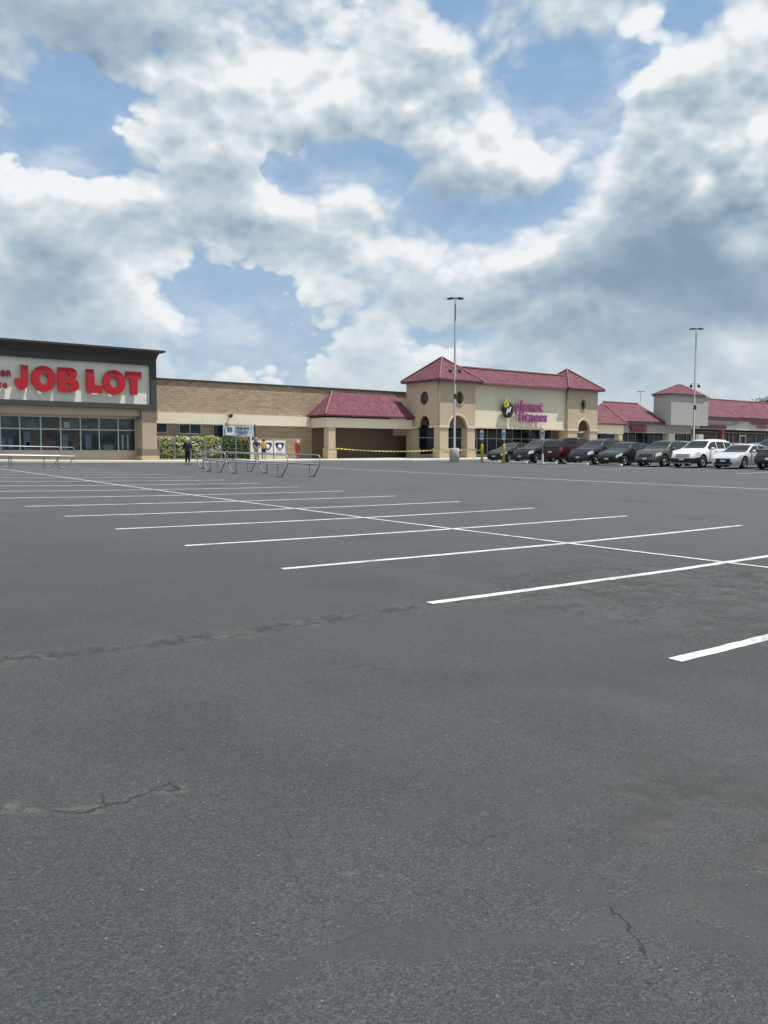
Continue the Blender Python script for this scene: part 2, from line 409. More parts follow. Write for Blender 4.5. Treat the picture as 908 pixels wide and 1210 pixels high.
    T.put(P.inputs['Normal'], T.bump(hgt, .6, .006))
    return M
def axis(near0, near1, step, lo, hi):
    xs = []; x = near0
    while x <= near1: xs.append(x); x += step
    d = step; x = near1
    while x < hi: d *= 1.35; x += d; xs.append(x)
    d = step; x = near0; pre = []
    while x > lo: d *= 1.35; x -= d; pre.append(x)
    return pre[::-1]+xs
M_ASPH = asphalt()
xs = axis(-10, 130, 1.0, -1500, 2500); ys = axis(-10, 80, 1.0, -1500, 2500)
b = MB(); nx = len(xs)
b.add([(x, y, g(x, y)) for y in ys for x in xs], [(j*nx+i, j*nx+i+1, (j+1)*nx+i+1, (j+1)*nx+i) for j in range(len(ys)-1) for i in range(nx-1)], True)
gr = b.build('parking_lot_ground', M_ASPH, normals=False); tag(gr, 'dark grey cracked asphalt of the wide empty parking lot', kind='structure')

def paint_mat(name, c, wear):
    M = bpy.data.materials.new(name); M.use_nodes = True; T = NT(M.node_tree); P = T.n['Principled BSDF']
    co = T.n.new('ShaderNodeTexCoord').outputs['Object']
    n = T.noise(co, 38, 4, .7); n2 = T.noise(co, 3.0, 4, .6)
    f = T.math('MULTIPLY', T.smooth(T.math('ADD', n, T.math('MULTIPLY', n2, .5)), .92-wear*.2, 1.06-wear*.2), .6)
    c2 = T.mix(T.smooth(T.noise(co, 1.1, 5, .6), .3, .8), c, [v*.80 for v in c])
    T.put(P.inputs['Base Color'], T.mix(f, c2, (.12,.12,.12)))
    P.inputs['Roughness'].default_value = .6
    T.put(P.inputs['Normal'], T.bump(T.noise(co, 160, 2, .5), .3, .003))
    return M
M_PAINT = paint_mat('white_traffic_paint', (.64,.65,.64), 1.0)
M_PAINT2 = paint_mat('worn_traffic_paint', (.42,.42,.41), 1.6)
def paint_line(x0, y0, x1, y1, w=.118, m=None, name='parking_line', lab=None, lift=.004, wob=0):
    L = hypot(x1-x0, y1-y0); n = max(2, int(L/.14)); dx, dy = (x1-x0)/L, (y1-y0)/L
    vs = []; rnd = random.Random(int(x0*97+y0*31))
    ph = rnd.random()*6
    for i in range(n+1):
        t = i/n*L; o = wob*(sin(t*.9+ph)+.5*sin(t*2.3+ph*2))
        for s_ in (-1, 1):
            e = w/2+rnd.uniform(-.006, .005)
            ex = rnd.uniform(-.012, .012) if i in (0, n) else 0
            x = x0+dx*(t+ex)-dy*(s_*e+o); y = y0+dy*(t+ex)+dx*(s_*e+o)
            vs.append((x, y, g(x, y)+lift))
    b = MB().add(vs, [(2*i, 2*i+2, 2*i+3, 2*i+1) for i in range(n)])
    o = b.build(name, m or M_PAINT, normals=False)
    return tag(o, lab, kind='structure')
XC, Y0S, WS, HS = 10.8, 8.958, 2.74, 5.35
ends = {}
for k in range(-2, 15):
    y = Y0S+WS*k
    x0 = XC-HS; x1 = XC+HS
    if k == -1: y = 6.21
    if k == -2: y = 3.49
    paint_line(x0, y, x1, y, lab='white stall line painted on the asphalt', wob=.008)
paint_line(XC, Y0S-2*WS-.3, XC, 44.8, w=.10, lift=.008, name='centre_line', lab='long white line joining the stall lines', wob=.008)
paint_line(29.0, 11.0, 29.2, 50.5, w=.13, name='aisle_line', lab='long white line across the far asphalt', wob=.012)
paint_line(47.0, 8.0, 47.0, 46.6, w=.10, m=M_PAINT2, name='centre_line', lab='worn line in front of the parked cars')
for k in range(3, 14):
    y = Y0S+WS*k
    paint_line(41.7 if k not in (5, 8) else 40.2, y, 52.3, y, m=M_PAINT if k in (5, 8, 10) else M_PAINT2, lift=.008, lab='stall line between the parked cars')

# ------------------------------------------------------------------ building materials
def brick_extra(T, P, co, c):
    s = T.sep(co)
    uv = T.comb(T.math('ADD', s[0], s[1]), s[2], 0)
    n = T.n.new('ShaderNodeTexBrick'); T.put(n.inputs['Vector'], uv)
    n.inputs['Scale'].default_value = 1.0; n.inputs['Brick Width'].default_value = .62; n.inputs['Row Height'].default_value = .21
    n.inputs['Mortar Size'].default_value = .012; n.inputs['Color1'].default_value = (.25,.175,.115,1); n.inputs['Color2'].default_value = (.48,.36,.25,1)
    n.inputs['Mortar'].default_value = (.24,.19,.14,1); n.inputs['Bias'].default_value = 0
    v = T.noise(co, 5, 5, .7)
    col = T.mix(.55, n.outputs[0], T.mix(T.smooth(v, .3, .7), (.31,.23,.16), (.48,.37,.26)))
    T.put(P.inputs['Base Color'], col)
    h = T.math('ADD', T.math('MULTIPLY', n.outputs[1], -.8), T.noise(co, 9, 5, .7))
    T.put(P.inputs['Normal'], T.bump(h, .7, .04))
M_BRICK = mat('split_face_block', (.30,.22,.16), .9, extra=brick_extra)
def roof_extra(T, P, co, c):
    s = T.sep(co)
    nrm = T.sep(T.n.new('ShaderNodeNewGeometry').outputs['True Normal'])
    side = T.math('GREATER_THAN', T.math('ABSOLUTE', nrm[0]), T.math('ABSOLUTE', nrm[1]))
    u = T.math('ADD', T.math('MULTIPLY', s[0], T.math('SUBTRACT', 1, side)), T.math('MULTIPLY', s[1], side))
    v = s[2]
    w = T.math('ABSOLUTE', T.math('SINE', T.math('MULTIPLY', u, pi/.30)))     # barrel profile of the tiles
    r = T.math('FRACT', T.math('DIVIDE', v, .24))                              # rows
    rn = T.math('FLOOR', T.math('DIVIDE', v, .24)); un = T.math('FLOOR', T.math('DIVIDE', u, .30))
    wn = T.n.new('ShaderNodeTexWhiteNoise'); T.put(wn.inputs[0], T.comb(un, rn, 0))
    col = T.mix(wn.outputs[0], (.095,.031,.046), (.165,.060,.080))
    col = T.mix(T.math('MULTIPLY', T.smooth(w, .35, .0), .75), col, (.10,.025,.035))
    col = T.mix(T.math('MULTIPLY', T.smooth(r, .22, .0), .55), col, (.10,.03,.04))
    col = T.mix(T.math('MULTIPLY', T.smooth(w, .75, 1.0), .22), col, (.50,.30,.32))
    col = T.mix(T.math('MULTIPLY', T.smooth(T.noise(co, .8, 5, .6), .4, .8), .25), col, (.30,.16,.17))
    T.put(P.inputs['Base Color'], col)
    T.put(P.inputs['Normal'], T.bump(T.math('ADD', w, T.math('MULTIPLY', r, .5)), .8, .06))
M_ROOF = mat('red_roof_tile', (.25,.08,.10), .85, spec=.15, extra=roof_extra)
M_MAG = mat('dark_red_trim', (.085,.028,.038), .5)
M_RIDGE = mat('ridge_cap', (.22,.09,.10), .5)
def stucco_extra(T, P, co, c):
    s = T.sep(co)
    st = T.noise(T.comb(T.math('ADD', s[0], s[1]), T.math('MULTIPLY', s[2], .12), 0), 2.2, 5, .65)
    c = T.mix(T.math('MULTIPLY', T.smooth(st, .52, .78), .20), c, (.12,.10,.08))
    T.put(P.inputs['Base Color'], c)
def stucco(n, c): return mat(n, c, .92, bump=(60, .25, .01), var=.05, extra=stucco_extra)
M_CREAM = stucco('cream_stucco', (.72,.65,.51)); M_TAN = stucco('tan_stucco', (.50,.405,.29)); M_TANL = stucco('pale_stucco_trim', (.64,.55,.42))
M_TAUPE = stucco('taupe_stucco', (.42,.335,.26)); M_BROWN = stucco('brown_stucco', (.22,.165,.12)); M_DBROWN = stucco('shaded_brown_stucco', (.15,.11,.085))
M_CHAR = stucco('charcoal_stucco', (.062,.062,.058)); M_PANEL = stucco('off_white_panel', (.76,.74,.64)); M_GREY = stucco('pale_grey_stucco', (.44,.435,.40))
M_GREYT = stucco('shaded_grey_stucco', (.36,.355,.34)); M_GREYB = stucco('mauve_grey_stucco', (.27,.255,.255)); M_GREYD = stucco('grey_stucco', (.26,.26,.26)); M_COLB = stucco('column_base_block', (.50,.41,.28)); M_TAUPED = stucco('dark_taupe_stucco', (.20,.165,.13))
M_CONC = mat('concrete', (.42,.40,.36), .9, bump=(30, .3, .01), var=.15)
M_CURB = mat('curb_concrete', (.50,.47,.40), .9, bump=(30, .3, .01), var=.15)
M_CURBY = mat('faded_yellow_curb', (.52,.45,.26), .9, bump=(30, .3, .01), var=.2)
M_ALU = mat('aluminium_frame', (.42,.43,.43), .4, metal=.6)
M_DARKF = mat('bronze_frame', (.06,.055,.05), .5)
M_FLASH = mat('dark_roof_flashing', (.05,.048,.045), .5)
def glass_extra(tint, lo):
    def f(T, P, co, c):
        n = T.noise(T.vec('MULTIPLY', co, (1, 1, 1.4)), .9, 4, .6)
        n2 = T.voro(T.vec('MULTIPLY', co, (1.1, 1.1, .8)), 1.3, 'F1', out='Color')
        k = T.mix(T.smooth(n, .38, .66), lo, tint)
        k = T.mix(T.math('MULTIPLY', T.sep(n2)[0], .28), k, (.06,.085,.09))
        T.put(P.inputs['Base Color'], k)
    return f
M_GLASS = mat('shop_glass_dim_interior', (.02,.03,.03), .08, spec=.30, extra=glass_extra((.030,.048,.046), (.005,.008,.010)))
M_GLASSU = mat('shop_glass_upper_pane', (.05,.07,.07), .1, spec=.3, extra=glass_extra((.085,.12,.115), (.03,.045,.045)))
M_GLASSB = mat('shop_glass_dark', (.012,.016,.022), .08, spec=.25, extra=glass_extra((.014,.020,.028), (.004,.005,.008)))
M_DARKIN = mat('dark_interior', (.015,.014,.014), .8)

# ------------------------------------------------------------------ flat shapes with holes, letters
def flat_mesh(loops=None, text=None, ext=.03, offset=0, shear=0):
    if text is None:
        cu = bpy.data.curves.new('tmp', 'CURVE'); cu.dimensions = '2D'; cu.fill_mode = 'BOTH'
        for lp in loops:
            sp = cu.splines.new('POLY'); sp.points.add(len(lp)-1); sp.use_cyclic_u = True
            for q, (x, y) in zip(sp.points, lp): q.co = (x, y, 0, 1)
    else:
        cu = bpy.data.curves.new('tmp', 'FONT'); cu.body = text; cu.size = 1; cu.offset = offset; cu.shear = shear; cu.resolution_u = 3; cu.fill_mode = 'BOTH'
    cu.extrude = ext
    o = bpy.data.objects.new('tmp', cu); COL.objects.link(o)
    bpy.context.view_layer.update()
    me = bpy.data.meshes.new_from_object(o.evaluated_get(bpy.context.evaluated_depsgraph_get()))
    bpy.data.objects.remove(o); bpy.data.curves.remove(cu)
    return me
def wall_mesh(name, loops, material, parent, y=None, x=None, thick=.3, into=1):
    "vertical wall panel with real openings; plane Y=y (loops are x,z) or plane X=x (loops are y,z); into = side the thickness goes"
    me = flat_mesh(loops, ext=thick/2)
    for v in me.vertices:
        a, b_, c_ = v.co
        if y is not None: v.co = (a, y+into*thick/2-c_, b_)
        else: v.co = (x+into*thick/2+c_, a, b_)
    me.name = name
    bm = bmesh.new(); bm.from_mesh(me); bmesh.ops.remove_doubles(bm, verts=bm.verts, dist=1e-4); bmesh.ops.recalc_face_normals(bm, faces=bm.faces); bm.to_mesh(me); bm.free()
    o = bpy.data.objects.new(name, me); COL.objects.link(o); me.materials.clear(); me.materials.append(material); o.parent = parent
    return o
def fit_letter(me, x0, x1, z0, z1, y, depth, name, material, parent, side=None):
    "place a flat mesh (xy, extruded in z) on a wall facing -Y, stretched to the given box"
    X = [v.co.x for v in me.vertices]; Z = [v.co.y for v in me.vertices]; D = max(v.co.z for v in me.vertices)
    a0, a1, b0, b1 = min(X), max(X), min(Z), max(Z)
    for v in me.vertices:
        v.co = (x0+(v.co.x-a0)/(a1-a0)*(x1-x0), y-depth/2-v.co.z/D*depth/2, z0+(v.co.y-b0)/(b1-b0)*(z1-z0))
    me.name = name; me.materials.clear(); me.materials.append(material)
    if side is not None:
        me.materials.append(side)
        for p in me.polygons: p.material_index = 0 if abs(p.normal.z) > .9 and True else 0
    bm = bmesh.new(); bm.from_mesh(me); bmesh.ops.remove_doubles(bm, verts=bm.verts, dist=1e-4); bmesh.ops.recalc_face_normals(bm, faces=bm.faces); bm.to_mesh(me); bm.free()
    o = bpy.data.objects.new(name, me); COL.objects.link(o); o.parent = parent
    return o
def text_row(s, x0, x1, zb, h, y, depth, material, parent, offset=.03, shear=0, name='letter'):
    "a word as one mesh per letter; h = cap height"
    info = []; pen = 0
    for ch in s:
        if ch == ' ': pen += .33; continue
        me = flat_mesh(text=ch, offset=offset, shear=shear, ext=.1)
        X = [v.co.x for v in me.vertices]; Z = [v.co.y for v in me.vertices]
        info.append((me, pen, max(X)-min(X), min(Z), max(Z))); pen += max(X)-min(X)+.07
    tot = pen-.07; kx = (x1-x0)/tot; kz = h/.70
    for me, p, w, z0, z1 in info:
        fit_letter(me, x0+p*kx, x0+(p+w)*kx, zb+z0*kz, zb+z1*kz, y, depth, name, material, parent)
def arc(cx, cy, rx, ry, a0, a1, n=14): return [(cx+rx*cos(radians(a0+(a1-a0)*i/n)), cy+ry*sin(radians(a0+(a1-a0)*i/n))) for i in range(n+1)]

# ------------------------------------------------------------------ sidewalk in front of the shops
SWZ = .125
def side_front(X):
    if X < 38: return 57.6
    if X < 45: return 57.6-(X-38)/7*4.2
    if X < 100: return 53.4
    return 53.4
vs = []; n = 0; Xs = [x*1.0 for x in range(-12, 156)]
b = MB()
for x in Xs:
    yf = side_front(x)
    b.v += [(x, yf, g(x, yf)-.05), (x, yf+.01, g(x, yf)+SWZ-.015), (x, yf+.17, g(x, yf)+SWZ), (x, 61, g(x, 61)+SWZ), (x, 66, g(x, 66)+SWZ)]
for i in range(len(Xs)-1):
    for k in range(4): b.f.append([i*5+k, i*5+5+k, i*5+6+k, i*5+1+k]); b.sm.append(False)
sw = b.build('sidewalk', M_CURB); tag(sw, 'pale concrete sidewalk and curb along the shop fronts', kind='structure')
def fl(X, Y=60): return g(X, Y)+SWZ

# ================================================================== discount store on the left
YJ = 60.5
store = thing('store_building', 'taupe discount store front with charcoal cornice above a band of windows', 'store', (xat(90, YJ), YJ, fl(22)))
def kid(o):  # children are built in world coordinates, keep them there
    o.matrix_parent_inverse = o.parent.matrix_basis.inverted() if False else Matrix.Translation(-o.parent.location)
    return o
def PB(mb, name, m, parent, bevel=0):
    o = mb.build(name, m, parent, bevel=bevel)
    root = parent
    while root.parent is not None: root = root.parent
    if parent is root: o.matrix_parent_inverse = Matrix.Translation(-root.location)
    return o
def reloc(o):
    root = o.parent
    if root is not None and root.parent is None and root.type == 'EMPTY': o.matrix_parent_inverse = Matrix.Translation(-root.location)
    return o
JXR = xat(184, YJ, 450); JXL = xat(-38, YJ, 450)
jz_c0 = zat(181.5, 425, YJ); jz_top = zat(194, 415.2, YJ-.5)
pz0 = zat(178.5, 478.5, YJ); pz1 = zat(177, 432, YJ); fz0 = zat(184.5, 483.8, YJ)
pxr = xat(177.6, YJ, 450); pxl = xat(-31, YJ, 450)
PB(MB().box(JXL, JXR, YJ+.46, 66, fz0, jz_c0), 'canopy_box', M_CHAR, store)
fr = MB().box(pxr, JXR+.02, YJ-.10, YJ+.458, fz0-.02, jz_c0).box(JXL-.02, pxl, YJ-.10, YJ+.458, fz0-.02, jz_c0).box(pxl, pxr, YJ-.10, YJ+.458, fz0-.02, pz0).box(pxl, pxr, YJ-.10, YJ+.458, pz1, jz_c0)
PB(fr, 'sign_surround', M_CHAR, store)
PB(MB().box(pxl+.005, pxr-.005, YJ+.17, YJ+.44, pz0+.005, pz1-.005), 'sign_panel', M_PANEL, store)
# flared cornice: concave section swept round the three visible sides
prof = [(0.0, jz_c0), (.05, jz_c0), (.07, jz_c0+.14), (.14, jz_c0+.32), (.27, jz_c0+.50), (.44, jz_c0+.64), (.46, jz_top-.14), (.54, jz_top-.12), (.54, jz_top)]
b = MB(); P_ = []
for o_, z in prof:
    P_.append([(JXL-o_, 66, z), (JXL-o_, YJ-.10-o_, z), (JXR+o_, YJ-.10-o_, z), (JXR+o_, 66, z)])
vs = [q for r in P_ for q in r]; fs = [(i*4+j, i*4+j+1, i*4+5+j, i*4+4+j) for i in range(len(P_)-1) for j in range(3)]
b.add(vs, fs); b.add(P_[-1], [(0,1,2,3)]); b.add(P_[0], [(0,1,2,3)])
M_CORN = mat('cornice_brown_metal', (.042,.036,.034), .6)
PB(b, 'cornice', M_CORN, store)
# storefront under the canopy
YW = YJ+1.1
wz1 = zat(150, 494.5, YW); wz0 = zat(150, 533.6, YW); wzm = zat(120, 508.5, YW)
wx1 = xat(159.5, YW, 515); wx0 = xat(-19, YW, 515)
zb = fl(20)-.6
PB(MB().box(JXL+.05, JXR-.03, YJ+.0, YJ+.455, fz0-.02, fz0+.05), 'soffit', M_CHAR, store)
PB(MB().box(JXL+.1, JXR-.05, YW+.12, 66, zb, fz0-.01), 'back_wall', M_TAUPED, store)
wl = MB().box(JXL+.1, JXR-.06, YW-.05, YW+.16, wz1, fz0-.012).box(JXL+.1, JXR-.06, YW-.05, YW+.16, zb, wz0).box(wx1, JXR-.06, YW-.05, YW+.16, wz0, wz1).box(JXL+.1, wx0, YW-.05, YW+.16, wz0, wz1)
PB(wl, 'storefront_wall', M_TAUPE, store)
PB(MB().box(JXL+.12, JXR-.08, YJ+.25, YW-.05, fz0-.55, fz0-.023), 'soffit_beam', M_TAUPE, store)
mull = [xat(p, YW, 510) for p in (-19.0, 0.0, 23, 47.8, 71.4, 94.8, 116.8, 139.4, 159.5)]
for i in range(len(mull)-1):
    a, c = mull[i], mull[i+1]
    w = PB(MB().box(a, a+.07, YW+.0, YW+.07, wz0, wz1).box(c-.012, c, YW+.0, YW+.07, wz0, wz1).box(a+.07, c-.012, YW, YW+.07, wz0, wz0+.07).box(a+.07, c-.012, YW, YW+.07, wz1-.07, wz1).box(a+.07, c-.012, YW, YW+.07, wzm-.04, wzm+.04), 'window', M_ALU, store)
    PB(MB().box(a+.07, c-.012, YW+.03, YW+.05, wz0+.07, wzm-.04), 'pane', M_GLASS, w)
    PB(MB().box(a+.07, c-.012, YW+.03, YW+.05, wzm+.04, wz1-.07), 'pane', M_GLASSU, w)
# posters, shelves and displays pressed against the inside of the glass
M_POST1 = mat('poster_blue', (.05,.085,.13), .5); M_POST2 = mat('poster_pale', (.20,.26,.28), .5); M_POST3 = mat('poster_red_brown', (.05,.028,.028), .6)
for (p0, p1, y0, y1, mm) in ((28,36,511,532,M_POST1),(31,35,523,530,M_POST2),(36.5,41,510,532,M_POST3),(2,6,518,531,M_POST1),(10,15,519,531,M_POST1),(73.5,80.5,513,532,M_POST1),(86,91,513,530,M_POST3),(52,66,522,532,M_POST3),(101,108,514,531,M_POST1),(76,83,499,506,M_POST2),(144,146,514,531,M_POST2),(150,152,514,531,M_POST2),(122,134,526,532,M_POST1)):
    PB(MB().box(xat(p0, YW, 515), xat(p1, YW, 515), YW+.012, YW+.018, zat(p0, y1, YW), zat(p0, y0, YW)), 'window_poster', mm, store)
# pillars
def jpillar(pa, pb, xa=None, xb=None):
    a = xat(pa, YJ, 510) if xa is None else xa; c = xat(pb, YJ, 510) if xb is None else xb
    z_cap = zat(170, 496.5, YJ); z_b = zat(170, 531.2, YJ)
    PB(MB().box(a, c, YJ+.02, YJ+1.0, z_b, z_cap), 'pillar', M_TAUPE, store)
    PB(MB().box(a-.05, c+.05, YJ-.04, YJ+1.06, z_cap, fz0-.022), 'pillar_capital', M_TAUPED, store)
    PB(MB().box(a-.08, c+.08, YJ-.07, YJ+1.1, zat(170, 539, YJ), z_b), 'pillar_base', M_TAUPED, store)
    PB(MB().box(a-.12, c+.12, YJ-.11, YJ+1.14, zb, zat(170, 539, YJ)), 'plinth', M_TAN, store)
jpillar(168.5, 185.5)
jpillar(0, 0, JXL+.15, JXL+1.4)
# sign letters
M_RED = mat('red_sign_acrylic', (.42,.012,.022), .35, var=.05)
sg = thing('store_sign', 'big red raised letters reading JOB LOT on the off-white panel', 'sign', (xat(90, YJ), YJ-.1, pz0))
def L_J():
    return [[(0,.25),(.0,.13)]+arc(.42,.36,.42,.36,215,360,12)[0:]+[(.84,.36),(.84,1),(.30,1),(.30,.92),(.40,.92),(.40,.42)]+arc(.34,.40,.08,.12,0,-160,6)+[(.20,.46),(.06,.42)]]
J = [[(.02,.46)]+arc(.42,.34,.42,.34,175,360,14)+[(.84,1),(.30,1),(.42,.94),(.42,.36)]+arc(.38,.36,.055,.09,0,-180,6)+[(.325,.46)]]
O = [arc(.5,.5,.5,.5,0,345,23), arc(.5,.5,.19,.22,0,345,23)]
Bl = [[(0,0),(.62,0)]+arc(.64,.29,.36,.29,-85,70,10)+[(.80,.54)]+arc(.60,.76,.32,.24,-35,90,10)+[(0,1)], [(.36,.20),(.50,.20)]+arc(.50,.285,.10,.085,-80,80,6)+[(.36,.37)], [(.36,.62),(.48,.62)]+arc(.48,.70,.09,.08,-80,80,6)+[(.36,.78)]]
Lt = [[(0,0),(1,0),(1,.32),(.52,.32),(.46,1),(0,1)]]
Tt = [[(.30,0),(.72,0),(.74,.72),(1,.72),(1,1),(0,1),(0,.70),(.28,.70)]]
zt = zat(22, 431.6, YJ-.08); zb_ = zat(22, 461.0, YJ-.08)
for lp, a, c, e in ((J,17.5,33.2,0),(O,37,66,.10),(Bl,68.5,93,0),(Lt,102,120.5,0),(O,121,148,.10),(Tt,148.5,167,0)):
    o = fit_letter(flat_mesh(lp, ext=.1), xat(a, YJ-.08, 450), xat(c, YJ-.08, 450), zb_-e*.6, zt+e*.4, YJ+.0, .16, 'letter', M_RED, sg); reloc(o)
M_RED2 = mat('dull_red_sign_acrylic', (.30,.02,.03), .35, var=.05)
def word(s, pa, pb, yb, ytop, Y, depth, m_, parent, **k):
    n0 = set(parent.children)
    text_row(s, xat(pa, Y, yb), xat(pb, Y, yb), zat(pa, yb, Y), zat(pa, ytop, Y)-zat(pa, yb, Y), Y, depth, m_, parent, **k)
    for ch in parent.children:
        if ch not in n0: reloc(ch)
word('Ocean', -21, 12.2, 443.2, 433.6, YJ+.06, .08, M_RED2, sg, offset=.035)
word('State', -21, 8.4, 458.3, 448.6, YJ+.06, .08, M_RED2, sg, offset=.035)

# ================================================================== block-walled wing with garden racks
YB = 63.2
wing = thing('store_wing', 'low wing of tan split-face block with a cream band over its windows', 'store', (xat(280, YB), YB, fl(33)))
bx0 = JXR-.6; bx1 = 56.0
bz1 = zat(300, 455.0, YB); fzt = zat(300, 491.0, YB); fzb = zat(300, 503.0, YB)
PB(MB().box(bx0, bx1, YB, YB+2.8, fl(30)-.6, bz1), 'block_wall', M_BRICK, wing)
PB(MB().box(bx0, bx1, YB-.12, YB+.3, bz1, bz1+.13), 'roof_flashing', M_FLASH, wing)
PB(MB().box(JXR-.3, 41.3, YB-.28, YB, fzb, fzt), 'cream_band', M_CREAM, wing)
def wing_window(pa, pb, ya, yb, mulls, dark=M_GLASS):
    a, c = xat(pa, YB, 505), xat(pb, YB, 505); z1, z0 = zat(pa, ya, YB), zat(pa, yb, YB)
    f_ = MB()
    f_.box(a, a+.06, YB-.08, YB-.004, z0, z1).box(c-.06, c, YB-.08, YB-.004, z0, z1).box(a+.06, c-.06, YB-.08, YB-.004, z0, z0+.06).box(a+.06, c-.06, YB-.08, YB-.004, z1-.06, z1)
    for m_ in mulls: x = xat(m_, YB, 505); f_.box(x-.035, x+.035, YB-.08, YB-.004, z0+.06, z1-.06)
    w = PB(f_, 'window', M_ALU, wing)
    PB(MB().box(a+.05, c-.05, YB-.04, YB-.02, z0+.05, z1-.05), 'pane', dark, w)
wing_window(182, 197.5, 499.9, 511.5, [], M_GLASSB)
wing_window(211, 237.5, 501.0, 513, [224])
wing_window(251, 299.5, 502.2, 543.0, [264, 281, 296.5])
# banner over the garden door
M_BAN = mat('pale_blue_banner', (.36,.45,.52), .7, var=.08); M_BANT = mat('banner_text_blue', (.10,.13,.22), .7); M_WHITE = mat('white_paint', (.72,.73,.74), .6, var=.06)
bn = thing('banner', 'pale blue and white banner hung over the garden department door', 'banner', (xat(281, YB-.4), YB-.4, zat(281, 515, YB-.4)))
YN = YB-.45
b = MB(); N = 12; x0, x1 = xat(263.5, YN, 508), xat(299.5, YN, 508); zz1, zz0 = zat(280, 502.4, YN), zat(280, 516, YN)
for i in range(N+1):
    t = i/N; x = x0+(x1-x0)*t
    for z in (zz0, zz1): b.v.append((x, YN+.03*sin(t*17), z-.05*sin(pi*t)*(z == zz1)))
b.f = [[2*i, 2*i+2, 2*i+3, 2*i+1] for i in range(N)]; b.sm = [True]*N
PB(b, 'cloth', M_BAN, bn)
def flatbox(pa, pb, ya, yb, Y, m_, parent, name, th=.012):
    return PB(MB().box(xat(pa, Y, (ya+yb)/2), xat(pb, Y, (ya+yb)/2), Y-th, Y, zat(pa, yb, Y), zat(pa, ya, Y)), name, m_, parent)
flatbox(266.5, 276.5, 503.8, 514.5, YN-.05, M_WHITE, bn, 'notice_board')
flatbox(268.5, 274.8, 505, 510.5, YN-.07, M_BANT, bn, 'printed_panel')
for i, (a, c, y) in enumerate(((279,282.5,506.2),(283.2,287,506.3),(288,291,506.4),(291.6,294.4,506.5),(281.5,285,511.2),(285.6,288.6,511.3),(289.4,292.6,511.3))):
    flatbox(a, c, y-1.3, y+1.3, YN-.05, M_BANT if i > 3 else M_POST1, bn, 'printed_text')

# wall lamp on the band
lp = thing('flood_light', 'grey flood light on the cream band above the garden racks', 'light', (xat(271, YB-.3), YB-.3, zat(271, 495, YB)))
lx, lz = xat(271.5, YB-.5, 491), zat(271.5, 491.5, YB-.5)
PB(MB().lathe([(0,-.14),(.15,-.14),(.20,.10),(.16,.16),(0,.16)], (lx, YB-.62, lz), 12, 'Y'), 'lamp_head', M_GREYD, lp)
PB(MB().tube([(lx, YB-.5, lz), (lx-.06, YB-.42, lz-.25), (lx-.08, YB-.28, lz-.42)], .045), 'bracket', M_CONC, lp)
PB(MB().lathe([(0,0),(.15,0),(.15,.01),(0,.01)], (lx, YB-.775, lz), 12, 'Y'), 'lens', M_DARKIN, lp)

# ================================================================== tiled arcade between the wing and the gym
YA = 60.5; XAL, XAR = 41.35, 50.95
az0, az1 = zat(387, 504.8, YA), zat(387, 493.2, YA)
arc_t = thing('arcade', 'covered walkway with red tile hip roof and cream band on a tan column', 'arcade', (46, YA, fl(46)))
PB(MB().box(XAL, XAR, YA, YA+.5, az0, az1).box(XAL, XAL+.5, YA+.5, YB-.02, az0, az1), 'band', M_CREAM, arc_t)
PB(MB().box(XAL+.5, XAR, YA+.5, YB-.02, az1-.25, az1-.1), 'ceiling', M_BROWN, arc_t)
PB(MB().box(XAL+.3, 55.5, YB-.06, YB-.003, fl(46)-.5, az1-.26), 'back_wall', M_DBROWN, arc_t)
ez = zat(386, 489.6, YA-.3); rz_ = zat(393, 461.5, YB+.15)
xe0 = XAL-.3; xr0 = xat(393, YB+.15, 461)
roofp = MB().add([(xe0, YA-.3, ez), (XAR+.0, YA-.3, ez), (XAR+.0, YB+.15, rz_), (xr0, YB+.15, rz_), (xe0, YB+.15, ez)], [(0,1,2,3), (0,3,4)])
PB(roofp, 'roof', M_ROOF, arc_t)
PB(MB().box(xe0, XAR, YA-.3, YA-.26, ez-.12, ez+.0).box(xe0, xe0+.04, YA-.26, YB, ez-.12, ez).box(xe0+.04, XAR, YA-.26, YA+.1, ez-.12, ez-.06).box(xe0+.04, XAL+.1, YA+.1, YB, ez-.12, ez-.06), 'eave', M_MAG, arc_t)
PB(MB().tube([(xe0, YA-.3, ez+.04), (xr0, YB+.15, rz_+.06)], .11).tube([(xr0, YB+.15, rz_+.06), (XAR, YB+.15, rz_+.06)], .09), 'ridge_cap', M_RIDGE, arc_t)
def column(parent, x0, x1, y0, y1, z1, zfloor, zbase, m1=M_TAN, m2=M_COLB, flare=.07):
    c = PB(MB().box(x0, x1, y0, y1, zbase, z1), 'column', m1, parent)
    PB(MB().box(x0-flare, x1+flare, y0-flare, y1+flare, zfloor-.4, zbase).box(x0-flare-.03, x1+flare+.03, y0-flare-.03, y1+flare+.03, zbase, zbase+.07), 'base', m2, c)
    return c
cx0, cx1 = xat(388.3, YA+.05, 520), xat(396, YA+.05, 520)
column(arc_t, cx0, cx1+.05, YA+.05, YA+.75, az0, fl(46), zat(390, 530.5, YA))

